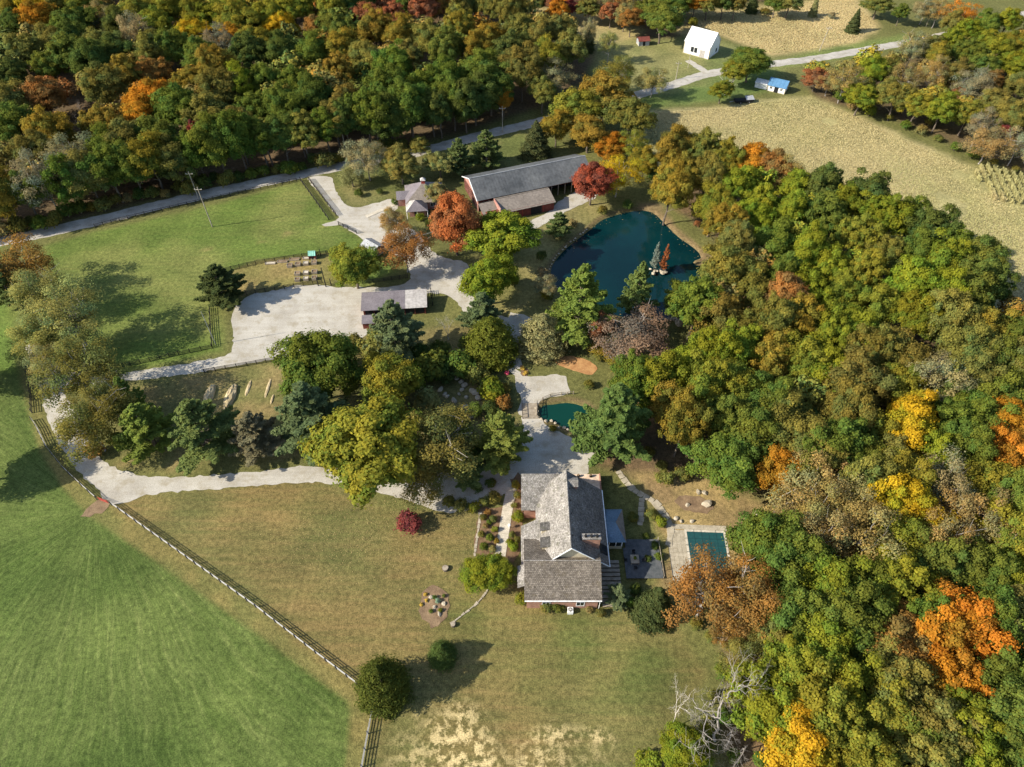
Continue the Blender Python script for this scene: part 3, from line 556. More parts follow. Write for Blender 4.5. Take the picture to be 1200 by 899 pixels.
def plant(x, y, dia, h, kind, colour, label=None, name=None, cat='tree', group=None, zone=None, tilt=None, proto=None):
    """stand one tree or shrub on the ground as thing > trunk, crown"""
    fam = kind[0]; keys = [k for k in PROTO if k[0] == fam]; pk = kind if kind in PROTO else RNG.choice(keys)
    W, Hh, _ = DIM[fam]; crown, trunk = PROTO[pk]
    name = name or {'D': 'broadleaf_tree', 'O': 'thinning_tree', 'P': 'pine_tree', 'S': 'evergreen_tree', 'U': 'shrub', 'W': 'willow_tree', 'B': 'bare_tree'}[fam]
    t = thing(name, label or '', cat, (x, y, 0), RNG.uniform(0, 6.283), group); t.scale = (dia / W, dia / W, h / Hh)
    if tilt: t.rotation_euler = (Vector((0, 0, 1)).rotation_difference(Vector(tilt).normalized()).to_matrix() @ Matrix.Rotation(t.rotation_euler[2], 3, 'Z')).to_euler()
    tr = link(trunk.name.split('.')[0], trunk, t)
    if crown:
        c = link(crown.name.split('.')[0], crown, t); c.color = (*vary(COL[colour]), 1.0 if fam in 'DOU' else .5)
    TREES.append(dict(o=t, x=x, y=y, dia=dia, h=h, colour=colour, kind=fam, zone=zone, label=label)); return t
def tree_px(u, v, wpx, kind, colour, label=None, h=None, **kw):
    """crown centre in the photograph (u, v) and its width there"""
    fam = kind[0]; W, Hh, mid = DIM[fam]; z = h * mid / Hh if h else 8.0
    for _ in range(4):
        x, y, _z = at(u, v, z); d = seen(x, y, z)[2]; dia = wpx * d / FPX
        hh = h or (Hh * (dia / W) ** .75 if fam in 'DOWB' else Hh * (dia / W) if fam in 'SP' else Hh * dia / W)
        z = hh * mid / Hh
    return plant(x, y, dia, hh, kind, colour, label, **kw)

# ------------------------------------------------------------------ trees that stand alone or in the yards
T = tree_px
G1 = 'trees lining the left driveway'
T(22, 312, 68, 'O', 'rust', 'rusty orange tree at the left edge beside the country road', 15, group=G1)
T(44, 345, 54, 'O', 'palegreen', 'pale green thinning tree next to the rusty tree on the left edge', 13, group=G1)
T(80, 372, 70, 'O', 'palegreen', 'pale green broad thinning tree, third down the left driveway row', 16, group=G1)
T(46, 398, 56, 'O', 'palegreen', 'dull olive thinning tree on the field side of the driveway row', 12, group=G1)
T(96, 436, 76, 'O', 'olive', 'large dull olive tree over the upper bend of the driveway', 16, group=G1)
T(58, 428, 46, 'O', 'palegreen', 'small pale thinning tree above the black rail fence', 10, group=G1)
T(104, 502, 68, 'O', 'olive', 'dull olive thinning tree at the inner bend of the driveway', 13, group=G1)
T(128, 472, 50, 'O', 'olive', 'dull olive thinning tree behind the row of pines', 13, group=G1)
T(110, 528, 24, 'U', 'rust', 'small rusty shrub at the inner edge of the driveway bend', 3.0, name='shrub', cat='shrub')
T(-66, 540, 74, 'D', 'green', 'green tree out past the left edge shading the hay field', 14); T(-52, 420, 80, 'D', 'green', 'second green tree past the left edge of the hay field', 14)
T(8, 335, 60, 'P', 'pine', 'green pine behind the rusty tree at the left edge', 15)
G2 = 'pines along the main driveway'
T(152, 470, 44, 'P', 'ltpine', 'light green pine, leftmost and upper of the driveway pines', 13, group=G2)
T(172, 505, 82, 'P', 'ltpine', 'light green pine at the left end of the driveway pine row', 14, group=G2)
T(235, 505, 96, 'P', 'pine', 'broad green pine between the light pine and the grey dying pine', 16, group=G2)
T(297, 510, 70, 'P', 'deadpine', 'greyish dying pine with bare lower boughs in the driveway row', 12, group=G2)
T(362, 490, 108, 'P', 'bluepine', 'big blue-green pine at the right end of the driveway row', 18, group=G2)
T(372, 428, 82, 'D5', 'green', 'tall green broadleaf tree behind the big blue-green pine', 18)
T(258, 336, 66, 'P', 'darkpine', 'dark pine at the corner of the gravel paddock', 12)
T(456, 448, 64, 'D', 'yelolive', 'yellowish olive tree just above the huge yellow maple', 15)
T(432, 526, 126, 'D3', 'yelolive', 'huge yellowish olive maple beside the end of the straight driveway', 19)
T(514, 520, 88, 'O', 'olive', 'dull olive thinning tree right of the huge yellowish maple', 15)
T(462, 392, 78, 'P', 'bluepine', 'blue-green spruce-like pine standing in front of the red horse shed', 18)
T(575, 398, 52, 'S1', 'cedar', 'dense dark green cedar beside the garden lane', 13)
T(565, 368, 56, 'P', 'bluepine', 'grey-green pine behind the dense cedar', 12)
T(524, 384, 34, 'B0', 'grey', 'small silvery bare shrub-tree below the red horse shed', 7)
T(586, 516, 78, 'P', 'ltpine', 'light green pine left of the house court gravel', 15)
T(680, 362, 86, 'P', 'ltpine', 'tall bright green pine in front of the large pond', 23)
T(636, 392, 48, 'S1', 'palegreen', 'olive arborvitae left of the tall bright green pine', 12)
T(496, 560, 62, 'O', 'olive', 'low dull olive tree overhanging the shaded drive right of the huge maple', 9); T(546, 552, 44, 'P', 'pine', 'added dark green pine shading the drive left of the house court', 11); T(802, 352, 38, 'D', 'green', 'mid green tree at the right corner of the pond dam', 11); T(640, 335, 24, 'O', 'grey', 'greyish thin tree on the left bank of the large pond', 6)  # the dark pine is added to shade the gravel drive
T(702, 385, 26, 'O', 'red', 'thin dull red tree right of the tall bright green pine', 10)
T(748, 345, 54, 'P', 'pine', 'layered green pine against the water of the large pond', 17)
for u, v, c, lab in ((766, 317, 'silver', 'thin silvery spruce standing on rocks in the large pond'), (777, 319, 'scarlet', 'thin scarlet conifer beside the silvery spruce in the pond')):
    bs = at(u, v); plant(bs[0], bs[1], 3.0, 9.5, 'P', c, lab)
T(742, 398, 84, 'O', 'mauve', 'greyish mauve thinning tree below the pond dam', 11); T(728, 414, 52, 'O', 'gold', 'low golden brown thinning tree beside the mauve tree', 6)
T(720, 498, 108, 'P', 'pine', 'big green pine right of the small pond', 21)
T(414, 312, 54, 'D', 'yelolive', 'yellowish olive tree beside the garden fence and hanging poles', 12); T(474, 292, 52, 'O', 'rust', 'rusty orange thinning tree by the small shed in the barn driveway', 13)
T(460, 262, 30, 'O', 'tan', 'small tan thinning tree above the rusty tree by the barn driveway', 9)
T(533, 260, 56, 'D5', 'scarlet', 'scarlet orange maple in front of the left end of the long barn', 18); T(512, 228, 24, 'D', 'palegreen', 'small pale green tree between the lodge and the long barn', 9)
T(588, 278, 78, 'D', 'ltgreen', 'bright yellow-green maple in front of the barn annex', 15); T(572, 328, 62, 'D', 'ltgreen', 'bright yellow-green maple on the lawn below the other bright maple', 13)
T(694, 213, 46, 'D', 'redmaple', 'bright red maple at the right end of the long barn', 13); T(724, 207, 44, 'O', 'yellow', 'bright yellow thinning tree beside the bright red maple', 12)
T(655, 264, 34, 'P', 'pine', 'small green pine on the lawn between barn annex and pond', 8)
T(430, 188, 44, 'O', 'grey', 'greyish thin tree behind the weeping willow', 12); T(412, 206, 36, 'W0', 'palegreen', 'pale green weeping willow at the barn driveway entrance', 8)
T(469, 193, 48, 'D', 'olive', 'dull olive round tree behind the small lodge', 11)
T(515, 192, 32, 'D', 'palegreen', 'pale green tree left of the two pines behind the barn', 9); T(538, 186, 44, 'P', 'pine', 'green pine, left one of two behind the long barn', 12); T(570, 178, 48, 'P', 'pine', 'green pine, right one of two behind the long barn', 13)
T(628, 166, 36, 'S0', 'darkpine', 'dark pointed spruce behind the long barn near the golden trees', 13)
T(492, 170, 26, 'D', 'olive', 'small dull olive tree by the road behind the lodge', 6); T(600, 328, 20, 'U', 'cedar', 'dark low shrub under the bright maples', 4, cat='shrub')
G3 = 'golden trees behind the long barn'
for a in ((708, 112, 62, 'D', 'gold', 'large golden brown tree, topmost behind the long barn', 17), (676, 128, 50, 'D', 'yelolive', 'yellowish olive tree left of the largest golden tree', 15), (738, 138, 52, 'D', 'brown', 'olive brown tree right of the largest golden tree', 15), (652, 148, 36, 'D', 'gold', 'golden brown tree next to the dark pointed spruce', 12), (690, 155, 44, 'D', 'gold', 'golden brown tree directly behind the barn ridge', 12), (716, 172, 32, 'D', 'orange', 'small bright orange tree at the barn right end', 9), (722, 90, 40, 'O', 'brown', 'olive brown thinning tree above the golden group', 13), (650, 92, 40, 'O', 'grey', 'greyish thin tree at the corner of the upper woods', 13), (636, 108, 34, 'D', 'olive', 'dull olive tree at the corner of the upper woods', 13), (755, 190, 34, 'D', 'gold', 'golden brown tree above the head of the pond', 10), (742, 172, 30, 'O', 'yelolive', 'yellowish thinning tree right of the barn', 10), (770, 205, 26, 'U', 'dkgreen', 'dark green bush at the head of the pond', 6)): T(*a[:6], a[6], group=G3)
T(478, 611, 33, 'U', 'crimson', 'round crimson shrub on the lawn by the huge maple', 3.2, name='red_shrub', cat='shrub')
T(572, 671, 52, 'D6', 'ltgreen', 'round bright green small tree left of the house', 6); T(447, 799, 52, 'S1', 'dkcedar', 'large dark cedar at the fence corner on the lawn', 12); T(518, 765, 27, 'S1', 'dkgreen', 'small dark green cedar beside the large cedar', 6)
T(768, 708, 46, 'S0', 'darkpine', 'dark green pointed spruce at the lawn edge right of the house', 11); T(725, 698, 34, 'P', 'bluepine', 'small blue-green pine by the deck steps', 6)
T(828, 698, 84, 'O', 'rust', 'large rusty orange oak over the end of the pool', 15); T(872, 706, 78, 'O', 'rust', 'second large rusty orange oak right of the pool oak', 16)
T(918, 556, 52, 'D5', 'orange', 'bright orange tree at the wood edge above the pool', 14); T(852, 540, 78, 'D', 'green', 'mid green tree standing in the tan yard above the pool', 13)
def lean(base, top, h):
    b = Vector(at(*base)); t = Vector(at(top[0], top[1], h)); d = t - b; return b, d
b, d = lean((787, 858), (806, 778), 15)
plant(b.x, b.y, 6, d.length, 'B1', 'grey', 'pale leaning dead tree at the lawn edge, bottom right', tilt=d)
b, d = lean((838, 868), (852, 745), 19); plant(b.x, b.y, 16, d.length * 1.1, 'B0', 'grey', 'large forked bare grey tree at the bottom of the woods', tilt=d)
b, d = lean((800, 905), (816, 850), 12); plant(b.x, b.y, 5, d.length, 'B1', 'grey', 'thin pale bare tree at the bottom edge', tilt=d)
T(880, 868, 60, 'B2', 'grey', 'low silvery bare tree at the bottom of the woods', 10); T(1090, 335, 44, 'B0', 'grey', 'grey bare tree among green crowns near the cornfield', 17); T(1168, 372, 40, 'B1', 'grey', 'pale bare tree at the cornfield corner of the woods', 16)
T(892, 285, 16, 'B1', 'grey', 'white dead trunk among the green crowns east of the pond', 17); T(92, 128, 22, 'B0', 'grey', 'bare grey tree between orange crowns in the upper woods', 15)
T(846, 806, 62, 'B0', 'grey', 'twiggy bare grey tree beside the forked bare tree', 15); T(866, 846, 58, 'B2', 'grey', 'low twiggy bare tree right of the forked bare tree', 12); T(822, 842, 40, 'B0', 'grey', 'small twiggy bare tree left of the forked bare tree', 9)
T(872, 770, 46, 'O', 'olive', 'dull olive thinning tree below the rusty oaks at the wood edge', 10); T(902, 748, 48, 'D', 'olive', 'dull olive round tree right of the rusty oaks', 13); T(852, 742, 34, 'O', 'rust', 'small rusty orange tree below the pool oaks', 8); T(905, 805, 44, 'O', 'olive', 'dull olive thinning tree right of the bare grey trees', 10)
T(804, 880, 56, 'D', 'ltgreen', 'bright yellow-green bush-like tree at the lawn edge, bottom', 7); T(760, 893, 36, 'U', 'ltgreen', 'low bright yellow-green brush at the bottom edge of the lawn', 3, cat='shrub')
for a in ((765, 96, 34, 'O', 'palegreen', 'thin pale green tree by the country road, below the white barn', 10), (880, 74, 46, 'D', 'green', 'mid green tree beside the small blue-roofed house', 12), (862, 84, 28, 'D', 'yelolive', 'yellowish olive tree left of the green tree by the blue house', 10), (846, 106, 28, 'D', 'yelolive', 'small yellowish olive tree above the cornfield by the blue house', 8), (853, 94, 26, 'B1', 'grey', 'white dead tree beside the small blue-roofed house', 10),
          (957, 92, 26, 'D', 'red', 'dull red tree right of the small blue-roofed house', 8), (972, 98, 30, 'O', 'tan', 'pale tan thinning tree next to the dull red tree', 8), (776, 24, 44, 'D', 'green', 'big mid green tree left of the white barn', 15), (812, 26, 12, 'U', 'yelolive', 'tiny yellowish bush behind the white barn', 4), (1002, 26, 16, 'S0', 'darkpine', 'pointed dark evergreen in the far field', 10), (1056, 15, 18, 'D', 'green', 'round mid green tree in the far field right', 9), (882, 6, 12, 'S1', 'darkpine', 'small dark evergreen in the far field at the top edge', 8), (1126, 20, 36, 'O', 'orange', 'large orange thinning tree at the top right', 13), (955, 8, 10, 'S0', 'palegreen', 'thin pale green tree in the far field at the top', 10),
          (690, 40, 18, 'O', 'grey', 'greyish thin tree at the far pasture edge', 12), (690, 50, 12, 'S1', 'darkpine', 'dark evergreen bush at the far pasture edge', 9), (714, 52, 20, 'O', 'palegreen', 'thin pale tree with white trunk in the far pasture', 13), (740, 24, 26, 'D', 'rust', 'rusty orange tree left of the big green tree at the top', 11), (732, 18, 24, 'D', 'tan', 'pale tan tree at the top, left of the rusty tree', 11), (975, 18, 9, 'U', 'grey', 'small greyish bush in the far field', 3), (897, 13, 14, 'U', 'brown', 'low brown bush in the far field', 2.5)): T(*a[:6], a[6])

# ------------------------------------------------------------------ woodland: crowns read one by one, then the gaps between them
SEED_NW = '15,10,gold 45,14,yellow 70,12,olive 100,14,yelolive 20,32,dkgreen 48,30,orange 75,38,green 95,32,dkgreen 120,26,tan 140,32,dkgreen 165,22,yelolive 200,14,yelolive 232,20,yelolive 160,42,grey 225,38,yellow 185,34,yelolive 30,58,olive 62,50,olive 85,52,dkgreen 120,54,olive 55,78,green 85,72,green 110,78,dkgreen 15,88,dkgreen 135,64,dkgreen 205,64,green 235,68,green 182,66,olive 52,116,rust 150,92,gold 176,86,rust 125,108,brown 10,126,olive 225,96,gold 168,130,orange 186,124,orange 122,148,gold 62,160,gold 22,152,green 40,180,olive 125,176,green 84,188,grey 212,134,green 150,172,olive 232,164,crimson,6 190,168,green 245,140,olive 255,20,ltgreen 280,32,yelolive 312,22,yelolive 345,16,yelolive 388,16,yelolive 330,30,yellow 272,44,orange 371,34,rust 395,40,green 420,8,dkgreen 433,20,red 462,22,red 440,40,gold 470,46,gold 478,8,dkgreen 402,58,gold 300,50,yelolive 262,60,grey 292,66,dkgreen 330,64,dkgreen 365,62,green 280,104,ltgreen 310,98,green 345,100,green 300,128,green 335,132,green 370,118,dkgreen 255,84,gold 262,112,brown 398,90,gold 405,118,brown 392,142,brown 430,70,olive 462,84,green 455,112,green 478,68,olive 500,16,red 515,12,rust 540,10,olive 575,12,olive 600,18,brown 540,36,gold 572,46,gold 560,62,gold 522,62,green 505,50,olive 560,86,green 598,64,dkgreen 525,96,green 500,104,green 610,40,olive 632,48,olive 655,42,olive 668,58,olive 640,70,yelolive 590,116,orange,6.5 575,102,dkgreen 545,122,dkgreen 480,130,dkgreen 440,140,dkgreen 515,128,dkgreen 612,86,brown 350,150,dkgreen 310,160,olive 280,158,olive'
SEED_E = '790,178,gold 826,180,brown 852,190,gold 884,192,orange 905,200,rust 918,206,tan 800,208,gold 784,228,gold 828,212,brown 866,220,ltgreen 838,242,yelolive 892,236,ltgreen 932,222,ltgreen 962,226,dkgreen 990,240,ltgreen 1016,234,dkgreen 1035,262,ltgreen 1062,258,green 1086,280,dkgreen 1112,290,green 1140,316,green 1152,340,dkgreen 850,268,gold 880,262,ltgreen 925,258,ltgreen 960,262,green 1000,282,yelolive 1038,300,brown 1068,300,green 1098,318,ltgreen 1130,345,green 860,296,olive 905,288,green 945,300,ltgreen 972,318,ltgreen 1012,325,yelolive 1062,340,ltgreen 1105,352,ltgreen 846,326,brown 880,340,brown 915,330,green 915,356,rust 945,348,ltgreen 985,352,yelolive 1025,360,yelolive 1068,372,ltgreen 1105,378,olive 1150,384,gold 1188,392,green 815,362,green 842,372,brown 872,384,brown 905,388,brown 932,382,gold 968,394,ltgreen 1005,396,ltgreen 1020,418,brown 1052,420,brown 1130,420,olive 1165,424,green 1195,436,olive 800,432,ltgreen 836,420,ltgreen 866,412,ltgreen 902,420,gold 932,420,yelolive 965,432,ltgreen 1000,450,brown 1056,452,yelolive 1095,452,grey 1128,452,olive 1170,466,green 745,448,green 770,452,ltgreen 786,478,gold 822,462,yelolive 852,456,yelolive 884,462,green 908,480,green 800,500,gold 846,494,green 880,506,green 912,496,olive 945,520,olive 990,490,brown 1025,508,yelolive 1066,488,yellow 1062,508,yellow 1108,500,green 1142,490,green 1182,500,orange 1172,528,orange 948,556,olive 975,530,green 1010,545,green 1045,545,olive 1088,536,ltgreen 1130,528,green 945,580,tan 985,566,tan 1012,572,olive 1052,566,yelolive 1096,574,grey 1140,572,yelolive 1176,574,yelolive 955,606,tan 998,604,tan 1040,596,yellow 1068,612,yellow 1112,612,tan 1150,620,tan 1185,600,green 960,640,tan 1005,640,tan 1050,636,yelolive 1090,640,tan 1180,640,yelolive 895,636,green 922,660,green 1000,690,green 965,690,ltgreen 1040,690,ltgreen 1075,670,green 1110,668,green 1150,676,green 1188,684,ltgreen 925,720,green 985,730,green 1018,738,green 960,752,ltgreen 1080,728,green 1045,754,rust 1100,742,orange 1122,736,orange 1112,790,orange 1090,790,orange 1150,738,green 1185,736,olive 935,790,ltgreen 980,800,ltgreen 1040,800,brown 1160,790,green 1188,800,green 910,830,ltgreen 960,840,yelolive 1035,840,yelolive 1085,848,brown 1120,850,ltgreen 1165,850,green 940,880,yellow 1000,880,yelolive 1080,890,olive 1140,890,ltgreen 1190,880,green'
SEED_NE = '1010,112,ltgreen 1022,84,ltgreen 1038,82,olive 1040,105,olive 990,98,tan 1050,118,brown 1062,92,tan 1090,92,tan 1075,125,yelolive 1103,132,ltgreen 1098,70,yelolive 1112,52,ltgreen 1132,40,ltgreen 1155,32,green 1178,30,ltgreen 1130,66,green 1160,58,ltgreen 1185,52,yelolive 1150,80,green 1190,80,ltgreen 1120,90,olive 1160,100,rust 1195,105,olive 1140,105,grey 1125,112,red,6 1165,125,olive 1135,135,yelolive 1185,140,olive 1150,150,grey 1175,160,crimson,6 1160,168,tan 1195,170,grey 1070,60,grey 1090,58,olive 1115,30,olive'
SEED_TOP = '628,0,olive 650,2,red 668,8,crimson,8 690,10,brown 706,6,tan 716,14,red 728,4,rust 745,6,tan 760,12,green 800,2,gold 815,4,orange 830,5,olive 848,4,dkgreen 862,6,brown 910,2,green 925,3,olive 790,8,green 770,4,rust 655,10,orange 610,6,dkgreen 1030,4,olive 1085,10,grey 1100,14,tan'
FRONT = 'olive gold green grey green olive green green yelolive olive green green green green dkgreen brown green dkgreen green dkgreen green dkgreen green dkgreen'.split()
for i, c in enumerate(FRONT):
    u = -6 + 24.5 * i; b = at(u, float(np.interp(u, [0, 120, 240, 390, 480, 560, 600], [277, 251, 221, 190, 175, 153, 143])) - 3)
    plant(b[0], b[1] + 2.5, RNG.uniform(10.5, 14), RNG.uniform(15, 20), 'O' if c == 'grey' else 'D', c, zone='nw', group='trees of the upper left woods')
def seeds(txt, zone, dia, hh):
    L = []
    for s in txt.split():
        u, v, c, *sz = s.split(','); u = float(u); v = float(v); hs = hh * (float(sz[0]) / dia) ** .5 if sz else hh; z = hs * .62; x, y, _ = at(u, v, z); L.append((u, v, c, x, y)); d_ = (float(sz[0]) if sz else dia) * RNG.uniform(.82, 1.2)
        kd = 'O' if c in ('grey', 'tan') else 'D'
        plant(x, y, d_, hs * RNG.uniform(.88, 1.14), kd, c, zone=zone, group={'nw': 'trees of the upper left woods', 'e': 'trees of the right hand woods', 'ne': 'trees of the hedgerow wood, upper right', 'top': 'trees along the top edge'}[zone])
    return L
S = {'nw': seeds(SEED_NW, 'nw', 12.5, 17), 'e': seeds(SEED_E, 'e', 10.5, 16.5), 'ne': seeds(SEED_NE, 'ne', 10.5, 12), 'top': seeds(SEED_TOP, 'top', 11, 11)}
FAR = []; rf = random.Random(11)
def fill(zone, key, gap, dia, hh, individual):
    poly = WP[key]; xs = [p[0] for p in poly]; ys = [p[1] for p in poly]; pts = [(t['x'], t['y']) for t in TREES]; done = 0; cand = []
    for _ in range(8000):
        x, y = rf.uniform(max(min(xs), -400), min(max(xs), 360)), rf.uniform(min(ys), min(max(ys), 460)); cand.append((x, y))
    A = np.array(cand); ok = sdf(A[:, 0], A[:, 1], poly) > (2.5 if zone != 'e' else 4.0); A = A[ok]; A = A[np.argsort(np.hypot(A[:, 0], A[:, 1]) + 20 * np.random.RandomState(3).rand(len(A)))]
    P = np.array(pts)
    for x, y in A:
        if np.min(np.hypot(P[:, 0] - x, P[:, 1] - y)) < gap: continue
        h = hh * rf.uniform(.75, 1.05); u, v, dd = seen(x, y, h * .6)
        if not (-190 < u < 1320 and -70 < v < 960): continue
        P = np.vstack([P, (x, y)]); near = sorted(S[zone], key=lambda s: (s[0] - u) ** 2 + ((s[1] - v) * 1.5) ** 2); c = near[0 if rf.random() < .75 else 1][2]; c = {'tan': 'olive', 'grey': 'olive'}.get(c, c)
        if c in ('orange', 'crimson', 'yellow', 'red', 'scarlet') and rf.random() < .6: c = near[2][2]
        if done < individual and -25 < u < 1225 and -8 < v < 910:
            plant(x, y, dia * rf.uniform(.75, 1.1), h, 'O' if c in ('grey', 'tan') else 'D', c, zone=zone, group={'nw': 'trees of the upper left woods', 'e': 'trees of the right hand woods', 'ne': 'trees of the hedgerow wood, upper right', 'top': 'trees along the top edge'}[zone]); done += 1
        else: FAR.append((x, y, dia * rf.uniform(.8, 1.1), h, c))
    return done
fill('e', 'woods_e', 7.4, 9.5, 14, 0); fill('ne', 'woods_ne', 7.6, 8.5, 9.5, 0); fill('nw', 'woods_nw', 9.4, 12, 15, 0); fill('top', 'woods_top', 8.5, 10, 11, 0)
ORD = ['', 'second', 'third', 'fourth', 'fifth', 'sixth', 'seventh', 'eighth', 'ninth', 'tenth', 'eleventh', 'twelfth', 'thirteenth', 'fourteenth', 'fifteenth', 'sixteenth', 'seventeenth', 'eighteenth', 'nineteenth', 'twentieth']
def band(t):
    u, v, _ = seen(t['x'], t['y'], t['h'] * .6); z = t['zone']
    if z == 'nw':
        rv = float(np.interp(u, [0, 240, 400, 560, 680], [278, 219, 186, 150, 98])); s = 'left part' if u < 230 else 'middle' if u < 450 else 'right part'
        return ('roadside front row, %s of upper left woods' if rv - v < 62 else 'inner woods, %s of upper left woods' if rv - v < 120 else 'far back, %s of upper left woods') % s
    if z == 'e':
        s = 'left half' if u < 1000 else 'right half'
        return ('right woods beside the cornfield, %s' if v < 300 else 'right woods level with pond dam, %s' if v < 400 else 'right woods level with small pond, %s' if v < 500 else 'right woods level with the house, %s' if v < 640 else 'right woods level with the pool, %s' if v < 760 else 'right woods at bottom edge, %s') % s
    if z == 'ne': return 'hedgerow wood, upper right, cornfield side' if v > 85 else 'hedgerow wood, upper right, road side'
    return 'tree line along the top edge'
by = {}
for t in TREES:
    if t['zone']: t['band'] = band(t); by.setdefault((t['band'], t['colour']), []).append(t)
for (bnd, c), L in by.items():
    L.sort(key=lambda t: seen(t['x'], t['y'], 10)[0]); wd = WORD[c]
    for i, t in enumerate(L):
        t['o']['label'] = ('only %s tree, %s' % (wd, bnd)) if len(L) == 1 else ('%s %s tree from the left, %s' % (ORD[i] or 'first', wd, bnd) if i < len(ORD) else '%s tree, %s' % (wd, bnd))
# distant woods that read as one mass
V, Fq, VA, CO = [], [], [], []; nb = 0
rg = np.random.RandomState(900); low = []
for i in range(6):
    P, Nn, hu, lu, cen = broad_points(np.random.RandomState(910 + i), 34, 26 if i < 3 else 62, cr=(1.2, 2.1)); v_, f_ = quads_from(P, Nn, rg.uniform(.7, 1.15, len(P)) * (1.0 if i < 3 else .62), rg); low.append((v_, f_, hu, lu))
for k, (x, y, dia, h, c) in enumerate(FAR):
    v_, f_, hu, lu = low[k % 3 + (3 if y < 255 and abs(x) < 190 else 0)]; a = rg.uniform(0, 6.28); cs, sn = math.cos(a), math.sin(a); s = dia / 12
    q = np.stack([(v_[:, 0] * cs - v_[:, 1] * sn) * s + x, (v_[:, 0] * sn + v_[:, 1] * cs) * s + y, v_[:, 2] * h / 16], -1)
    V.append(q); Fq.append(f_ + nb); nb += len(q); cc = np.array(vary(COL[c], .14)); lum = np.repeat(.55 + .7 * lu, 4)[:, None]; wm = np.repeat(hu, 4)[:, None]
    CO.append(np.concatenate([np.clip(cc * lum * (np.array([.72, .93, .95]) * (1 - wm) + np.array([1.45, .97, .6]) * wm), 0, 1), np.ones((len(q), 1))], -1))
if V:
    me = mesh_np('distant_woods', np.vstack(V), np.vstack(Fq), MAT['corn'], {'Col': ('FLOAT_COLOR', 'POINT', np.vstack(CO))})
    put(link('distant_woods', me), kind='stuff', label='autumn trees of the far woods behind and between the nearer crowns', category='woods')

# ------------------------------------------------------------------ dry standing corn
def corn(name, key, row, gap, h, ang, label, holes=(), inset=1.0):
    poly = WP[key]; rg = np.random.RandomState(33); xs = [p[0] for p in poly]; ys = [p[1] for p in poly]
    c, s_ = math.cos(ang), math.sin(ang); ext = 190; r = np.arange(-ext, ext, row); q = np.arange(-ext, ext, gap); A, B = np.meshgrid(r, q); A = A.ravel() + rg.normal(0, .05, A.size); B = B.ravel() + rg.uniform(-.3, .3, A.size)
    mx, my = (max(xs) + min(xs)) / 2, (max(ys) + min(ys)) / 2; X = A * c - B * s_ + mx; Y = A * s_ + B * c + my
    k = sdf(X, Y, poly) > inset
    for hx in holes:
        pc = at(hx[0], hx[1]); k &= np.hypot(X - pc[0], (Y - pc[1]) * hx[3]) > hx[2] * (.3 + 1.4 * vnoise(X, Y, 3.0, 61, 3))
    X, Y = X[k], Y[k]; u = 600 + FPX * X / (Y * math.cos(TH) + CAM_H * math.sin(TH)); k = (u > -40) & (u < 1260); X, Y = X[k], Y[k]; n = len(X); V, CO = [], []
    tint = vnoise(X, Y, 22, 50, 4)[:, None]; base = np.array([.40, .335, .165]) * (1 - np.clip((tint - .42) * 4, 0, 1)) + np.array([.32, .30, .13]) * np.clip((tint - .42) * 4, 0, 1)
    hh = h * rg.uniform(.75, 1.12, n) * (.8 + .4 * vnoise(X, Y, 16, 51, 3))
    for k_ in range(4):
        a = rg.uniform(0, 6.283, n); wd = rg.uniform(.07, .15, n) * (1.3 if row > .7 else 1); dx, dy = np.cos(a) * wd, np.sin(a) * wd; bx, by_ = rg.normal(0, .2, n), rg.normal(0, .2, n)
        X = X + rg.normal(0, .12, n); Y = Y + rg.normal(0, .12, n); z0 = np.zeros(n); mid = hh * rg.uniform(.55, 1.0, n)
        V.append(np.stack([np.stack([X - dx * .4, Y - dy * .4, z0], -1), np.stack([X + dx * .4, Y + dy * .4, z0], -1), np.stack([X + dx + bx, Y + dy + by_, mid], -1), np.stack([X - dx + bx, Y - dy + by_, hh], -1)], 1))
        cc = base * rg.uniform(.86, 1.12, (n, 1)); CO.append(np.repeat(cc[:, None, :], 4, 1))
    V = np.concatenate(V).reshape(-1, 3); CO = np.concatenate(CO).reshape(-1, 3); CO = np.concatenate([CO, np.ones((len(CO), 1))], -1)
    put(link(name, mesh_np(name, V, np.arange(len(V)).reshape(-1, 4), MAT['corn'], {'Col': ('FLOAT_COLOR', 'POINT', CO)})), kind='stuff', label=label, category='crop')
corn('corn_crop', 'corn', .6, .5, .24, R(-24), 'dry tan standing corn covering the field right of the country road', [(972, 143, 3.2, 1), (1125, 206, 3.5, 1.2), (1115, 240, 4.5, .8), (1152, 212, 2, .3), (1178, 218, 2, .3)], 2.0)
PX['cornrows'] = [(1138, 203), (1150, 192), (1225, 214), (1225, 246), (1165, 236)]; WP['cornrows'] = world_poly(PX['cornrows'])
corn('corn_rows', 'cornrows', 2.3, .16, 1.3, R(-12), 'tall dry corn rows left standing at the right edge of the field', (), .3)
corn('far_corn_crop', 'cornnorth', .8, .8, .3, R(60), 'dry tan standing corn in the far field behind the white barn', (), 2.0)

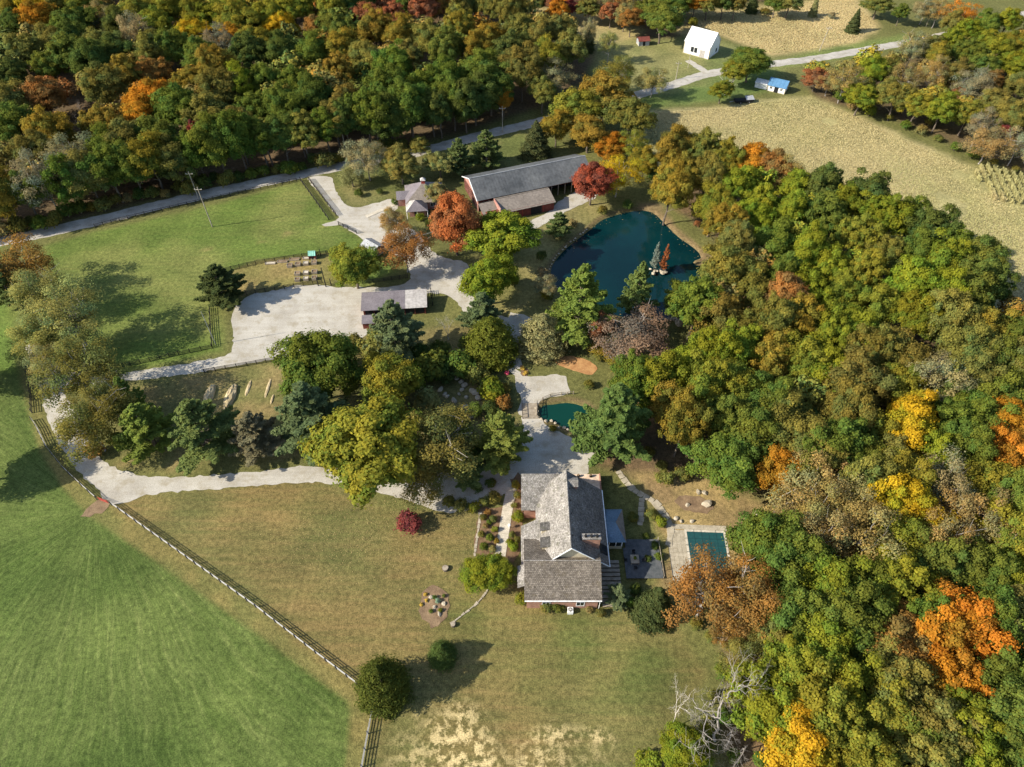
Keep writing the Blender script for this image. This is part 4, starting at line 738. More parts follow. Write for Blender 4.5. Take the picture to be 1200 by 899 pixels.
# ------------------------------------------------------------------ fences
UNIT = {}
def unit(mat, sy, sz):
    k = (mat, sy, sz)
    if k not in UNIT: UNIT[k] = MB().box(0, 1, -sy / 2, sy / 2, -sz / 2, sz / 2).mesh('board', MAT[mat])
    return UNIT[k]
def fence(px, label, board, post, rails=4, bay=2.44, h=1.35, seed=0, loop=None, name='rail_fence', group='rail fences', cat='fence'):
    pts = [Vector((*p[:2], 0)) for p in (loop or [at(u, v) for u, v in px])]; t = thing(name, label, cat, pts[0], 0, group); rs = random.Random(seed); o = pts[0]
    for a, b in zip(pts[:-1], pts[1:]):
        L = (b - a).length; n = max(1, round(L / bay)); d = (b - a) / n; rz = math.atan2(d.y, d.x)
        for i in range(n):
            p = a + d * i - o; q = link('post', unit(post, .15, .15), t, p + Vector((0, 0, -.1))); q.rotation_euler = (0, -math.pi / 2, rz); q.scale = ((h + .15 + rs.uniform(-.03, .05)), 1, 1)
            for k in range(rails):
                r = link('rail', unit(board, .035, .14), t, p + Vector((0, 0, h * (k + .6) / rails + rs.uniform(-.015, .015)))); nrm = Vector((-math.sin(rz), math.cos(rz), 0)) * (.09 if k % 1 == 0 else 0); r.location += nrm
                r.rotation_euler = (0, rs.uniform(-.008, .008), rz); r.scale = (d.length * .995, 1, 1)
    q = link('post', unit(post, .15, .15), t, pts[-1] - o + Vector((0, 0, -.1))); q.rotation_euler = (0, -math.pi / 2, 0); q.scale = (h + .15, 1, 1)
    return t
fence([(131, 592), (210, 648), (300, 712), (370, 766), (419, 803)], 'long weathered grey rail fence running diagonally between hay field and lawn', 'fence_grey', 'post', seed=1)
fence([(436, 834), (431, 860), (424, 899), (421, 920)], 'weathered grey rail fence running down to the bottom edge from the cedar', 'fence_grey', 'post', seed=2)
fence([(38, 523 - 30), (44, 502), (55, 525), (75, 550), (96, 570), (114, 586)], 'weathered rail fence curving along the driveway bend on the left', 'fence_grey', 'post', seed=3)
fence([(30, 425), (36, 455), (38, 484)], 'short dark rail fence under the trees at the left driveway', 'fence_black', 'post', seed=4)
fence([(240, 437), (290, 429), (345, 419), (380, 414)], 'black rail fence along the lower edge of the gravel paddock', 'fence_black', 'fence_black', seed=5)
fence([(262, 319), (300, 310), (345, 303), (392, 297)], 'black rail fence along the top of the raised bed garden', 'fence_black', 'fence_black', seed=6)
fence([(268, 350), (300, 344), (345, 337), (378, 332)], 'black rail fence between raised bed garden and gravel paddock', 'fence_black', 'fence_black', seed=7)
fence([(246, 362), (247, 385), (249, 407)], 'short black rail fence at the left end of the paddock', 'fence_black', 'fence_black', seed=8)
fence([(249, 408), (210, 416), (165, 426), (130, 433)], 'black rail fence along the shaded lane below the pasture', 'fence_black', 'fence_black', seed=9)
fence([(352, 212), (368, 234), (385, 258)], 'black rail fence beside the barn driveway, pasture side', 'fence_black', 'fence_black', seed=10)
fence([(362, 211), (378, 232), (394, 253)], 'second black rail fence running parallel beside the barn driveway', 'fence_black', 'fence_black', seed=101)
fence([(397, 264), (408, 269), (418, 274)], 'short black rail fence at the field gate by the barn driveway', 'fence_black', 'fence_black', seed=11)
fence([(112, 267), (160, 255), (220, 241), (280, 228), (348, 213)], 'black rail fence along the pasture beside the country road', 'fence_black', 'fence_black', 3, seed=12)
fence([(425, 333), (450, 330), (478, 326)], 'black rail fence beside the tree-shaded paddock gateway', 'fence_black', 'fence_black', seed=13)
fence([(500, 342), (502, 360)], 'black paddock fence at the right end of the horse shed', 'fence_black', 'fence_black', seed=14)
fence([(505, 342), (507, 358)], 'second short black fence panel right of the horse shed', 'fence_black', 'fence_black', seed=141)
fence(None, 'curved rustic rail fence around the top of the small pond', 'wood', 'wood', 2, 1.8, 1.0, 15, loop=smooth_loop(world_poly([(629, 487), (630, 478), (636, 469), (645, 465), (658, 463), (672, 462)]), 1.8, closed=False))
# red field gate between the two grey fences
g0 = Vector(at(116, 586)); g1 = Vector(at(129, 591)); gd = g1 - g0; t = thing('field_gate', 'red tube gate where the grey fence meets the driveway', 'gate', g0, math.atan2(gd.y, gd.x)); Lg = gd.length - .3
for k in range(5): MB().tube([(0.2, 0, .25 + .24 * k), (Lg, 0, .25 + .24 * k)], .035, 6).build('gate_bar', MAT['red_paint'], t)
for x in (.2, Lg / 2, Lg): MB().tube([(x, .04, .18), (x, .04, 1.28)], .04, 6).build('upright', MAT['red_paint'], t)

# ------------------------------------------------------------------ the main house
def window(parent, x0, x1, z0, z1, y, face='y', name='window', mull=1):
    """a framed window standing on a wall plane: face 'y' looks to -y, 'x' looks to -x, 'X' to +x"""
    def b3(m, a0, a1, zz0, zz1, d0, d1):
        if face == 'y': m.box(a0, a1, y - d1, y - d0, zz0, zz1)
        elif face == 'x': m.box(y - d1, y - d0, a0, a1, zz0, zz1)
        else: m.box(y + d0, y + d1, a0, a1, zz0, zz1)
    m = MB(); f = .09
    b3(m, x0, x1, z0, z0 + f, .003, .07); b3(m, x0, x1, z1 - f, z1, .003, .07); b3(m, x0, x0 + f, z0 + f, z1 - f, .003, .068); b3(m, x1 - f, x1, z0 + f, z1 - f, .003, .068)
    for k in range(mull): c = x0 + (x1 - x0) * (k + 1) / (mull + 1); b3(m, c - .03, c + .03, z0 + f, z1 - f, .003, .06)
    fr = m.build(name, MAT['white'], parent); g = MB(); b3(g, x0 + f, x1 - f, z0 + f, z1 - f, .004, .03); g.build('pane', MAT['glass'], fr); return fr
H = thing('house', 'brick house with steep grey wood-shake roofs beside the lawn', 'house', (9, 65, 0))
HO = Vector((9, 65, 0))
def hb(mb, name, mat, parent=None):
    p = parent or H; o = mb.build(name, MAT[mat], p); o.location = -HO if p is H else (0, 0, 0); return o
w_ = MB().box(2.7, 15.5, 53.4, 64, -.1, 4.75); hb(w_, 'south_wing_wall', 'brick')
hb(MB().poly([(2.7, 53.4, 4.75), (2.7, 64, 4.75), (2.7, 58.9, 7.3)]).poly([(15.5, 64, 4.75), (15.5, 53.4, 4.75), (15.5, 58.9, 7.3)]), 'south_wing_gable', 'brick')
hb(MB().box(5.2, 17.2, 64.02, 75.2, -.1, 4.7), 'main_wall', 'brick')
hb(MB().poly([(5.0, 59.75, 4.7), (17.4, 59.75, 4.7), (10.4, 59.75, 11.1)]).poly([(17.2, 75.2, 4.7), (5.2, 75.2, 4.7), (10.4, 75.2, 11.1)]), 'main_gable', 'cream')
hb(MB().box(2.4, 10.0, 72.2, 79.5, -.1, 4.1), 'north_wing_wall', 'brick')
hb(MB().poly([(2.4, 72.2, 4.1), (2.4, 79.5, 4.1), (2.4, 77.0, 8.2)][::-1]), 'north_wing_gable', 'brick')
def roofpart(name, mat, *sl):
    m = MB()
    for q in sl: (m.slope if len(q) == 4 else m.tri_slope)(*q)
    return hb(m, name, mat)
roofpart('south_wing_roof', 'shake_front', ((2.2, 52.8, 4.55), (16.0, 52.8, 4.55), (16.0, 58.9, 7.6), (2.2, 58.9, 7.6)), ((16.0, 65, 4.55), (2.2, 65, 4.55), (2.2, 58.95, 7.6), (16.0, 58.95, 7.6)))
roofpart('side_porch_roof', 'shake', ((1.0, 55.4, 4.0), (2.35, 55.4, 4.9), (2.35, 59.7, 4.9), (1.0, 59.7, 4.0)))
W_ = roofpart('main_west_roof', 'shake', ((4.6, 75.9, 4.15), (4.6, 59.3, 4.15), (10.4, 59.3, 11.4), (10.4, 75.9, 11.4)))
roofpart('main_east_roof', 'shake_shade', ((17.9, 59.3, 4.6), (17.9, 75.9, 4.6), (10.43, 75.9, 11.4), (10.43, 59.3, 11.4)))
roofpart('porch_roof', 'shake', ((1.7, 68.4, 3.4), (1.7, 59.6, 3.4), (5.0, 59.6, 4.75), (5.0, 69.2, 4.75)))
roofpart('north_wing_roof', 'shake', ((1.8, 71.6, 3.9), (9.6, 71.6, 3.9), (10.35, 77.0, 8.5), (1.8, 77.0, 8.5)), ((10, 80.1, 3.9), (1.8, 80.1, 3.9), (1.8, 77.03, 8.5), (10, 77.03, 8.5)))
for nm, a, b_ in (('south_ridge_cap', (2.2, 58.92), (16.0, 58.92)),):
    hb(MB().tube([(a[0], a[1], 7.62), (b_[0], b_[1], 7.62)], .1, 6), 'ridge_cap', 'shake')
hb(MB().tube([(10.42, 59.3, 11.42), (10.42, 75.9, 11.42)], .12, 6), 'ridge_cap', 'shake'); hb(MB().tube([(1.8, 77.0, 8.52), (10.3, 77.0, 8.52)], .1, 6), 'ridge_cap', 'shake')
hb(MB().box(2.25, 15.95, 52.62, 52.78, 4.3, 4.5), 'gutter', 'white'); hb(MB().box(17.92, 18.08, 59.3, 75.9, 4.35, 4.55), 'gutter', 'white')
hb(MB().tube([(15.8, 53.2, 0), (15.8, 53.2, 4.4)], .06, 6), 'downspout', 'white')
for s in (-1, 1):   # bargeboards of the south gable
    hb(MB().slope((10.4, 59.18, 11.36), (10.4, 59.28, 11.36), (10.4 + s * (5.7 if s < 0 else 7.4), 59.28, 4.2 if s < 0 else 4.6), (10.4 + s * (5.7 if s < 0 else 7.4), 59.18, 4.2 if s < 0 else 4.6), .2), 'bargeboard', 'white')
for i, (yc, hw) in enumerate(((66.3, .85), (63.0, 1.05))):      # two dormers on the west slope
    dm = hb(MB().box(5.55, 8.6, yc - hw + .12, yc + hw - .12, 4.9, 6.85), 'dormer', 'cream'); dm.location = -HO
    m = MB().slope((5.2, yc + hw, 6.8), (5.2, yc - hw, 6.8), (8.3, yc - hw, 7.6), (8.3, yc + hw, 7.6), .14); r_ = link('dormer_roof', m.mesh('dormer_roof', MAT['shake_dark']), dm)
    window(dm, yc - .5, yc + .5, 5.2, 6.2, 5.55, 'x')
m = MB().slope((10.5, 72.6, 10.65), (12.6, 72.6, 10.65), (12.6, 73.7, 11.4), (9.9, 73.7, 11.4), .12).slope((12.6, 74.8, 10.65), (10.5, 74.8, 10.65), (9.9, 73.7, 11.4), (12.6, 73.7, 11.4), .12); hb(m, 'small_cross_gable', 'shake')
hb(MB().box(10.9, 12.45, 72.75, 74.65, 9.4, 10.6), 'cross_gable_wall', 'brick')
ch = hb(MB().box(12.7, 16.0, 61.9, 62.9, 4.0, 9.9), 'chimney', 'brick'); hb(MB().box(12.6, 16.1, 61.8, 63.0, 9.9, 10.05), 'chimney_cap', 'shake', ch)
for x in (13.3, 14.35, 15.4): hb(MB().prism([(x + .26 * math.cos(a), 62.4 + .26 * math.sin(a)) for a in np.arange(8) * .785], 10.05, 10.5), 'flue', 'dark', ch)
hb(MB().slope((17.75, 61.3, 4.85), (17.75, 63.3, 4.85), (16.25, 63.3, 6.22), (16.25, 61.3, 6.22), .08), 'skylight', 'glass')
for yv in (62.0, 66.6, 69.4, 72.0): hb(MB().tube([(10.95, yv, 10.6), (10.95, yv, 11.35)], .09, 6), 'vent_pipe', 'dark')
for x0 in (5.4, 11.6): window(H, x0 - 9, x0 + 1.5 - 9, 1.0, 2.6, 53.4 - 65, 'y')
window(H, 60.5 - 65, 62 - 65, 1.0, 2.5, 2.7 - 9, 'x'); window(H, 74.3 - 65, 75.8 - 65, 1.0, 2.5, 2.4 - 9, 'x')
dr = hb(MB().box(5.12, 5.19, 64.6, 65.8, 0, 2.3), 'front_door', 'red_paint'); hb(MB().box(5.05, 5.11, 65.55, 65.65, 1.0, 1.12), 'handle', 'steel', dr)
for yv in (60.0, 62.8, 65.6, 68.2): hb(MB().tube([(1.95, yv, 0), (1.95, yv, 3.3)], .1, 6), 'porch_post', 'white')
hb(MB().box(1.8, 5.15, 59.7, 68.4, 0, .18), 'porch_floor', 'concrete')
# sunroom
hb(MB().box(17.22, 21.3, 65.4, 71.9, -.1, 1.0), 'sunroom_base', 'cream'); hb(MB().box(17.22, 21.3, 65.4, 71.9, 2.75, 3.2), 'sunroom_lintel', 'cream'); hb(MB().box(17.3, 21.2, 65.5, 71.8, 1.0, 2.75), 'sunroom_interior', 'dark')
for x in (17.4, 18.7, 20.0, 21.15): hb(MB().box(x - .08, x + .08, 65.38, 65.49, 1.0, 2.75), 'sunroom_mullion', 'white')
for x in (17.5, 18.8, 20.08): hb(MB().box(x, x + 1.04, 65.44, 65.485, 1.02, 2.73), 'sunroom_pane', 'glass')
for k in range(5): hb(MB().box(21.21, 21.32, 65.5 + 1.25 * k - .08 + .1, 65.5 + 1.25 * k + .08 + .1, 1.0, 2.75), 'sunroom_mullion', 'white')
for k in range(4): hb(MB().box(21.215, 21.26, 65.7 + 1.25 * k, 66.72 + 1.25 * k, 1.02, 2.73), 'sunroom_pane', 'glass')
hb(MB().slope((17.2, 65.0, 3.2), (21.8, 65.0, 3.2), (20.0, 68.65, 4.5), (17.2, 68.65, 4.5), .1).slope((21.8, 72.3, 3.2), (17.2, 72.3, 3.2), (17.2, 68.68, 4.5), (20.0, 68.68, 4.5), .1), 'sunroom_roof', 'shade_roof')
hb(MB().tri_slope((21.82, 65.0, 3.2), (21.82, 72.3, 3.2), (20.02, 68.66, 4.5), .1), 'sunroom_hip', 'tan_roof')  # lighter tan stands in for sunlight on the hip face
# brick terrace behind the house
te = thing('brick_terrace', 'pale brick paved terrace at the back corner of the house', 'terrace', (15.2, 79.6, 0)); MB().box(-3.2, 3.2, -3.6, 2.2, 0, 1.6).build('paving', MAT['pale_brick'], te)
for s in (-1, 1): MB().box(s * 3.05 - .12, s * 3.05 + .12, -3.6, 2.2, 1.603, 1.9).build('parapet', MAT['brick'], te)
for k, x in enumerate((-1.4, 1.2)):
    p_ = thing('terrace_urn', 'dark urn on the brick terrace, %s one' % ('left', 'right')[k], 'urn', (15.2 + x, 81.2, 1.603)); MB().prism([(.3 * math.cos(a), .3 * math.sin(a)) for a in np.arange(8) * .785], 0, .5).build('bowl', MAT['dark'], p_); MB().prism([(.22 * math.cos(a), .22 * math.sin(a)) for a in np.arange(8) * .785], .5, .7).build('soil', MAT['soil'], p_)
# deck, steps, furniture
dk = thing('deck', 'dark wooden deck in the shade on the right side of the house', 'deck', (22, 62, 0))
for k in range(28):
    MB().box(-.5 + .25 * k, -.5 + .25 * k + .235, -3.0, 5.2 if k > 1 else 3.3, .45, .5).build('deck_board', MAT['deck'], dk)
for y in (-2.8, 1.1, 5.0): MB().box(-.4, 6.4, y, y + .12, .28, .447).build('joist', MAT['deck'], dk)
for x, y in ((-.3, -2.8), (6.3, -2.8), (6.3, 5.0), (1, 5.0)): MB().box(x, x + .14, y, y + .14, -.1, .44).build('support', MAT['deck'], dk)
MB().box(6.42, 6.5, -3, 5.2, 1.35, 1.43).build('railing', MAT['wood'], dk); 
for k in range(6): MB().box(6.42, 6.5, -3 + 1.6 * k, -2.92 + 1.6 * k, .45, 1.35).build('railing_post', MAT['wood'], dk)
stp = thing('garden_steps', 'broad shaded timber steps down the right side of the house', 'steps', (18.5, 58, 0))
for k in range(11): MB().box(-1.9, 1.9, -4.4 + .85 * k, -4.4 + .85 * k + .6, 0, .08 + .045 * k).build('tread', MAT['wood'], stp)
tb = thing('patio_table', 'square pale patio table on the shaded deck', 'table', (23.4, 62.6, .5)); MB().box(-.8, .8, -.9, .9, .68, .74).build('tabletop', MAT['wood'], tb)
for sx in (-1, 1):
    for sy in (-1, 1): MB().box(sx * .68 - .05, sx * .68 + .05, sy * .78 - .05, sy * .78 + .05, 0, .68).build('leg', MAT['wood'], tb)
pt = thing('potted_plant', 'yellow-green potted plant on the patio table', 'plant', (23.4, 62.6, 1.24)); MB().prism([(.16 * math.cos(a), .16 * math.sin(a)) for a in np.arange(8) * .785], 0, .25).build('pot', MAT['soil'], pt); c = link('foliage', PROTO['U0'][0], pt, (0, 0, .15)); c.scale = (.28,) * 3; c.color = (*COL['ltgreen'], .7)
for k, (x, y, a) in enumerate(((23.4, 61.0, 0), (23.4, 64.2, math.pi), (21.7, 62.6, -1.57), (25.1, 62.6, 1.57))):
    chd = thing('patio_chair', 'dark patio chair on the %s side of the deck table' % ('near', 'far', 'house', 'garden')[k], 'chair', (x, y, .5), a, 'patio chairs on the deck'); MB().box(-.27, .27, -.27, .27, .4, .45).build('seat', MAT['dark'], chd); MB().box(-.27, .27, -.3, -.25, .46, .95).build('backrest', MAT['dark'], chd)
    for sx in (-1, 1):
        for sy in (-1, 1): MB().box(sx * .23 - .025, sx * .23 + .025, sy * .23 - .025, sy * .23 + .025, 0, .4).build('leg', MAT['dark'], chd)
ac = thing('air_conditioner', 'grey air conditioner unit with fan grille by the front wall of the house', 'air conditioner', (*at(668, 717)[:2], 0)); MB().box(-.5, .5, -.5, .5, 0, .95).build('cabinet', MAT['white'], ac); MB().prism([(.4 * math.cos(a), .4 * math.sin(a)) for a in np.arange(16) * .3927], .953, .99).build('fan_guard', MAT['dark'], ac)
for k in range(3): MB().box(-.36, .36, -.03, .03, .993, 1.0).build('fan_blade', MAT['white'], ac).rotation_euler = (0, 0, k * 1.047)
# ------------------------------------------------------------------ pool
po = thing('swimming_pool', 'swimming pool under a dark teal cover, stone paving round it', 'pool', (38.0, 64.6, 0), R(-2.5)); px0, px1, py0, py1 = -3.6, 3.6, -6.0, 4.4
MB().box(px0, px1, py0, py1, .075, .09).build('cover', MAT['cover'], po)
for k in range(1, 5): x = px0 + 7.2 * k / 5; MB().box(x - .05, x + .05, py0 - .5, py1 + .5, .094, .102).build('strap', MAT['strap'], po)
for k in range(1, 7): y = py0 + 10.4 * k / 7; MB().box(px0 - .5, px1 + .5, y - .05, y + .05, .104, .112).build('strap', MAT['strap'], po)
rs = random.Random(5)
for x0, x1, y0, y1 in ((px0 - .45, px0 - .01, py0, py1), (px1 + .01, px1 + .45, py0, py1), (px0 - .45, px1 + .45, py1 + .01, py1 + .45), (px0 - .45, px1 + .45, py0 - .45, py0 - .01)):
    nxt = max(x1 - x0, y1 - y0); n = int(nxt / .95)
    for k in range(n):
        if x1 - x0 > y1 - y0: a = (x0 + (x1 - x0) * k / n + .01, x0 + (x1 - x0) * (k + 1) / n - .01, y0, y1)
        else: a = (x0, x1, y0 + (y1 - y0) * k / n + .01, y0 + (y1 - y0) * (k + 1) / n - .01)
        MB().box(*a, 0, .1 + rs.uniform(0, .008)).build('coping_stone', MAT['concrete'], po)
for i in range(4):
    for j in range(13):
        x = px0 - .5 - 3.4 + .86 * i; y = py0 + j * .84 - .2; MB().box(x + rs.uniform(0, .02), x + .84, y + rs.uniform(0, .02), y + .82, 0, .06 + rs.uniform(0, .012)).build('paving_slab', MAT['flag'], po)
for i in range(13):
    x = px0 - 3.9 + i * .92; MB().box(x, x + .9, py1 + .5, py1 + 1.6, 0, .06 + rs.uniform(0, .012)).build('paving_slab', MAT['flag'], po)

# ------------------------------------------------------------------ long barn with its annex
bx, by_, _ = at(559, 236, 4.2); BA = R(20.5)
B = thing('long_barn', 'long barn with dark metal roof and open stalls at its right end', 'barn', (bx, by_, 0), BA)
BL, BWd, EZ, RZ = 39.0, 15.0, 4.2, 7.6
MB().box(.5, 24, 1.2, BWd - .6, -.1, 4.0).build('stall_wall', MAT['red_wall'], B); MB().box(24.02, BL - .3, 4.6, BWd - .6, -.1, 4.0).build('stall_wall', MAT['red_wall'], B)
MB().poly([(.5, .6, 0), (.5, BWd - .6, 0), (.5, BWd - .6, EZ), (.5, BWd / 2, RZ - .2), (.5, .6, EZ)][::-1]).build('gable_wall', MAT['pink_wall'], B)
MB().poly([(BL - .3, .6, 0), (BL - .3, BWd - .6, 0), (BL - .3, BWd - .6, EZ), (BL - .3, BWd / 2, RZ - .2), (BL - .3, .6, EZ)]).build('gable_wall', MAT['pink_wall'], B)
NP = 10
for sgn in (0, 1):
    rf_ = MB().box(0, BL, BWd / 2 - .25, BWd / 2 - .22, RZ - .3, RZ - .2).build('roof', MAT['barn_roof'], B) if sgn == 0 else MB().box(0, BL, BWd / 2 + .22, BWd / 2 + .25, RZ - .3, RZ - .2).build('roof', MAT['barn_roof'], B)
    for k in range(NP):
        x0, x1 = BL * k / NP, BL * (k + 1) / NP - .03; dz = .025 * (k % 2)
        if sgn == 0: m = MB().slope((x0, 0, EZ + dz), (x1, 0, EZ + dz), (x1, BWd / 2, RZ + dz), (x0, BWd / 2, RZ + dz), .06)
        else: m = MB().slope((x1, BWd, EZ + dz), (x0, BWd, EZ + dz), (x0, BWd / 2, RZ + dz), (x1, BWd / 2, RZ + dz), .06)
        m.build('roof_panel', MAT['barn_roof'], rf_)
        for q in range(1, 4):
            xr = x0 + (x1 - x0) * q / 4
            if sgn == 0: MB().tube([(xr, .02, EZ + dz + .02), (xr, BWd / 2, RZ + dz + .02)], .03, 4).build('rib', MAT['barn_roof'], rf_)
MB().tube([(0, BWd / 2, RZ + .06), (BL, BWd / 2, RZ + .06)], .14, 6).build('ridge_cap', MAT['steel'], B)
for s in (0, 1):
    y0, y1 = (0, BWd / 2) if s == 0 else (BWd, BWd / 2)
    MB().tube([(.02, y0, EZ - .05), (.02, y1, RZ - .03)], .14, 4).build('bargeboard', MAT['white'], B)
for k in range(7): MB().box(24.6 + 2.3 * k, 24.8 + 2.3 * k, .5, .72, -.05, 4.1).build('post', MAT['wood'], B)
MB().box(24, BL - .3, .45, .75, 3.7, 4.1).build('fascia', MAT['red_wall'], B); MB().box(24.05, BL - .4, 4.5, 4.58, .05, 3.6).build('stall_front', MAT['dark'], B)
for k in range(5): MB().box(2 + 4.3 * k, 4.4 + 4.3 * k, 1.1, 1.19, 0, 2.8).build('stall_door', MAT['dark'], B)
X = thing('barn_annex', 'lower barn annex with taupe metal roof and dark red walls', 'barn', (bx, by_, 0), BA); AL, AW = 23.0, 7.0
MB().box(1.0, AL - .4, -AW + .5, -.5, -.1, 3.1).build('wall', MAT['red_wall'], X)
ar = MB().box(0.3, AL, -1.22, -1.2, 4.25, 4.3).build('roof', MAT['tan_roof'], X)
for k in range(6):
    x0, x1 = 5.2 + (AL - 5.2) * k / 6, 5.2 + (AL - 5.2) * (k + 1) / 6 - .02
    MB().slope((x0, -AW, 2.95), (x1, -AW, 2.95), (x1, -1.2, 4.45), (x0, -1.2, 4.45), .06).build('roof_panel', MAT['tan_roof'], ar); MB().slope((x1, .2, 3.9), (x0, .2, 3.9), (x0, -1.2, 4.45), (x1, -1.2, 4.45), .06).build('roof_panel', MAT['tan_roof'], ar)
MB().slope((0, -AW - .2, 2.5), (5.0, -AW - .2, 2.5), (5.0, -1.0, 3.9), (0, -1.0, 3.9), .06).build('lower_roof', MAT['tan_roof'], X); MB().box(5.0, 5.25, -AW, -1.0, 2.6, 4.6).build('parapet', MAT['pink_wall'], X)
MB().box(15, 18.5, -AW + .42, -AW + .49, 0, 2.5).build('sliding_door', MAT['dark'], X); MB().tube([(5, -1.2, 4.48), (AL, -1.2, 4.48)], .1, 6).build('ridge_cap', MAT['tan_roof'], X)
for k in range(6): MB().box(2 + 3.4 * k, 2.12 + 3.4 * k, -AW + .44, -AW + .495, 0, 3.0).build('batten', MAT['red_paint'], X)
# ------------------------------------------------------------------ lodge with a cupola
lx, ly, _ = at(497, 226, 3.0); Ld = thing('lodge', 'small brick lodge with hipped taupe roof and red cupola', 'lodge', (lx, ly, 0), R(8))
MB().box(-5.2, 5.2, -4.6, 4.6, -.1, 3.1).build('wall', MAT['pink_wall'], Ld); e, r = 5.9, 5.3; ap = (0, 0, 6.9)
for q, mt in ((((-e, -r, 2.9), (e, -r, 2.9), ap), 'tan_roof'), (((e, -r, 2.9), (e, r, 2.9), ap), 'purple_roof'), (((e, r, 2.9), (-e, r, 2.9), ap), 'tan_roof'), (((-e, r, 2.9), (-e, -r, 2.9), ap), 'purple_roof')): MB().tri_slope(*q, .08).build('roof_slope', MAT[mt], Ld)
cu = MB().box(-.55, .55, -.55, .55, 6.2, 7.6).build('cupola', MAT['red_paint'], Ld); MB().tri_slope((-.8, -.8, 7.6), (.8, -.8, 7.6), (0, 0, 8.4), .03).tri_slope((.8, -.8, 7.6), (.8, .8, 7.6), (0, 0, 8.4), .03).tri_slope((.8, .8, 7.6), (-.8, .8, 7.6), (0, 0, 8.4), .03).tri_slope((-.8, .8, 7.6), (-.8, -.8, 7.6), (0, 0, 8.4), .03).build('cupola_roof', MAT['pale_roof'], cu)
MB().box(-8.2, -5.25, -1.8, 2.4, -.1, 2.6).build('side_wing_wall', MAT['pink_wall'], Ld); MB().slope((-8.6, -2.2, 2.5), (-5.2, -2.2, 2.5), (-4.2, .3, 4.0), (-8.6, .3, 4.0), .06).slope((-5.2, 2.8, 2.5), (-8.6, 2.8, 2.5), (-8.6, .32, 4.0), (-4.2, .32, 4.0), .06).build('side_wing_roof', MAT['purple_roof'], Ld)
window(Ld, -3.5, -2.0, 1, 2.3, -4.6, 'y'); window(Ld, 1.6, 3.1, 1, 2.3, -4.6, 'y')
gx_, gy_, _ = at(487, 241, 2.8); Pv = thing('entry_pavilion', 'small hipped pavilion with one pale roof face below the lodge', 'pavilion', (gx_, gy_, 0), R(8)); ap = (0, .3, 4.6)
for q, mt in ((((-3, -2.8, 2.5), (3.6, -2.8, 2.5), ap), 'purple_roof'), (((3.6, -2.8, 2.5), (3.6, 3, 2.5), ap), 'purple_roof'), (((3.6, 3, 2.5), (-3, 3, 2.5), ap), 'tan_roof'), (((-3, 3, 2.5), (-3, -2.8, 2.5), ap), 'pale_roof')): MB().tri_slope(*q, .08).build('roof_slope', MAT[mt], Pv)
MB().box(-2.0, 3.0, -1.6, 2.6, -.1, 2.45).build('wall', MAT['pink_wall'], Pv); MB().box(-.6, .5, -1.68, -1.61, 0, 2.1).build('door', MAT['dark'], Pv)
for x, y in ((-2.8, -2.6), (3.4, -2.6), (.3, -2.6)): MB().tube([(x, y, -.05), (x, y, 2.4)], .1, 6).build('post', MAT['white'], Pv)
# ------------------------------------------------------------------ red horse shed and small shed
def gable_shed(name, label, cat, loc, rz, L, W, ez, rz_, wall, roof, over=.35, door=True):
    t = thing(name, label, cat, loc, rz); MB().box(-L / 2, L / 2, -W / 2, W / 2, -.1, ez).build('wall', MAT[wall], t)
    MB().poly([(-L / 2, -W / 2, ez), (-L / 2, W / 2, ez), (-L / 2, 0, rz_ - .15)][::-1]).poly([(L / 2, -W / 2, ez), (L / 2, W / 2, ez), (L / 2, 0, rz_ - .15)]).build('gable', MAT[wall], t)
    o = over; k = (rz_ - ez) / (W / 2)
    MB().slope((-L / 2 - o, -W / 2 - o, ez - k * o), (L / 2 + o, -W / 2 - o, ez - k * o), (L / 2 + o, 0, rz_), (-L / 2 - o, 0, rz_), .08).build('roof_slope', MAT[roof], t)
    MB().slope((L / 2 + o, W / 2 + o, ez - k * o), (-L / 2 - o, W / 2 + o, ez - k * o), (-L / 2 - o, 0.005, rz_), (L / 2 + o, 0.005, rz_), .08).build('roof_slope', MAT[roof], t)
    MB().tube([(-L / 2 - o, 0, rz_ + .02), (L / 2 + o, 0, rz_ + .02)], .07, 5).build('ridge_cap', MAT[roof], t)
    nr = max(4, int(L / 1.1))
    for i in range(nr + 1):
        x = -L / 2 - o + .06 + (L + 2 * o - .12) * i / nr
        for sg in (-1, 1): MB().tube([(x, sg * (W / 2 + o), ez - k * o + .02), (x, sg * .05, rz_ + .01)], .035, 4).build('roof_rib', MAT['steel' if roof == 'white' else roof], t)
    for sx in (-1, 1):
        for sy in (-1, 1): MB().box(sx * L / 2 - .1, sx * L / 2 + .1, sy * W / 2 - .1, sy * W / 2 + .1, -.05, ez - .12).build('corner_board', MAT['cream' if wall == 'white' else wall], t)
    MB().box(-L / 2 - .04, L / 2 + .04, -W / 2 - .04, W / 2 + .04, -.05, .3).build('plinth', MAT['concrete'], t)
    if door: MB().box(-L * .12, L * .12, -W / 2 - .05, -W / 2 - .01, 0, ez * .82).build('door', MAT['dark'], t)
    return t
c = at(462, 352, 3.0); HS = thing('horse_shed', 'long red horse shed with grey roof behind the tall spruce-like pine', 'shed', (c[0], c[1], 0), R(5))
MB().box(-8, 8, -2.4, 2.8, -.1, 2.7).build('wall', MAT['red_wall'], HS)
for k in range(6): x0 = -8.5 + 17 * k / 6; MB().slope((x0, -3.1, 2.7), (x0 + 2.8, -3.1, 2.7), (x0 + 2.8, 3.2, 3.6), (x0, 3.2, 3.6), .08).build('roof_panel', MAT['pale_roof' if k > 3 else 'purple_roof'], HS)
MB().box(-7.6, 7.6, -2.48, -2.41, .3, 2.3).build('stall_front', MAT['dark'], HS)
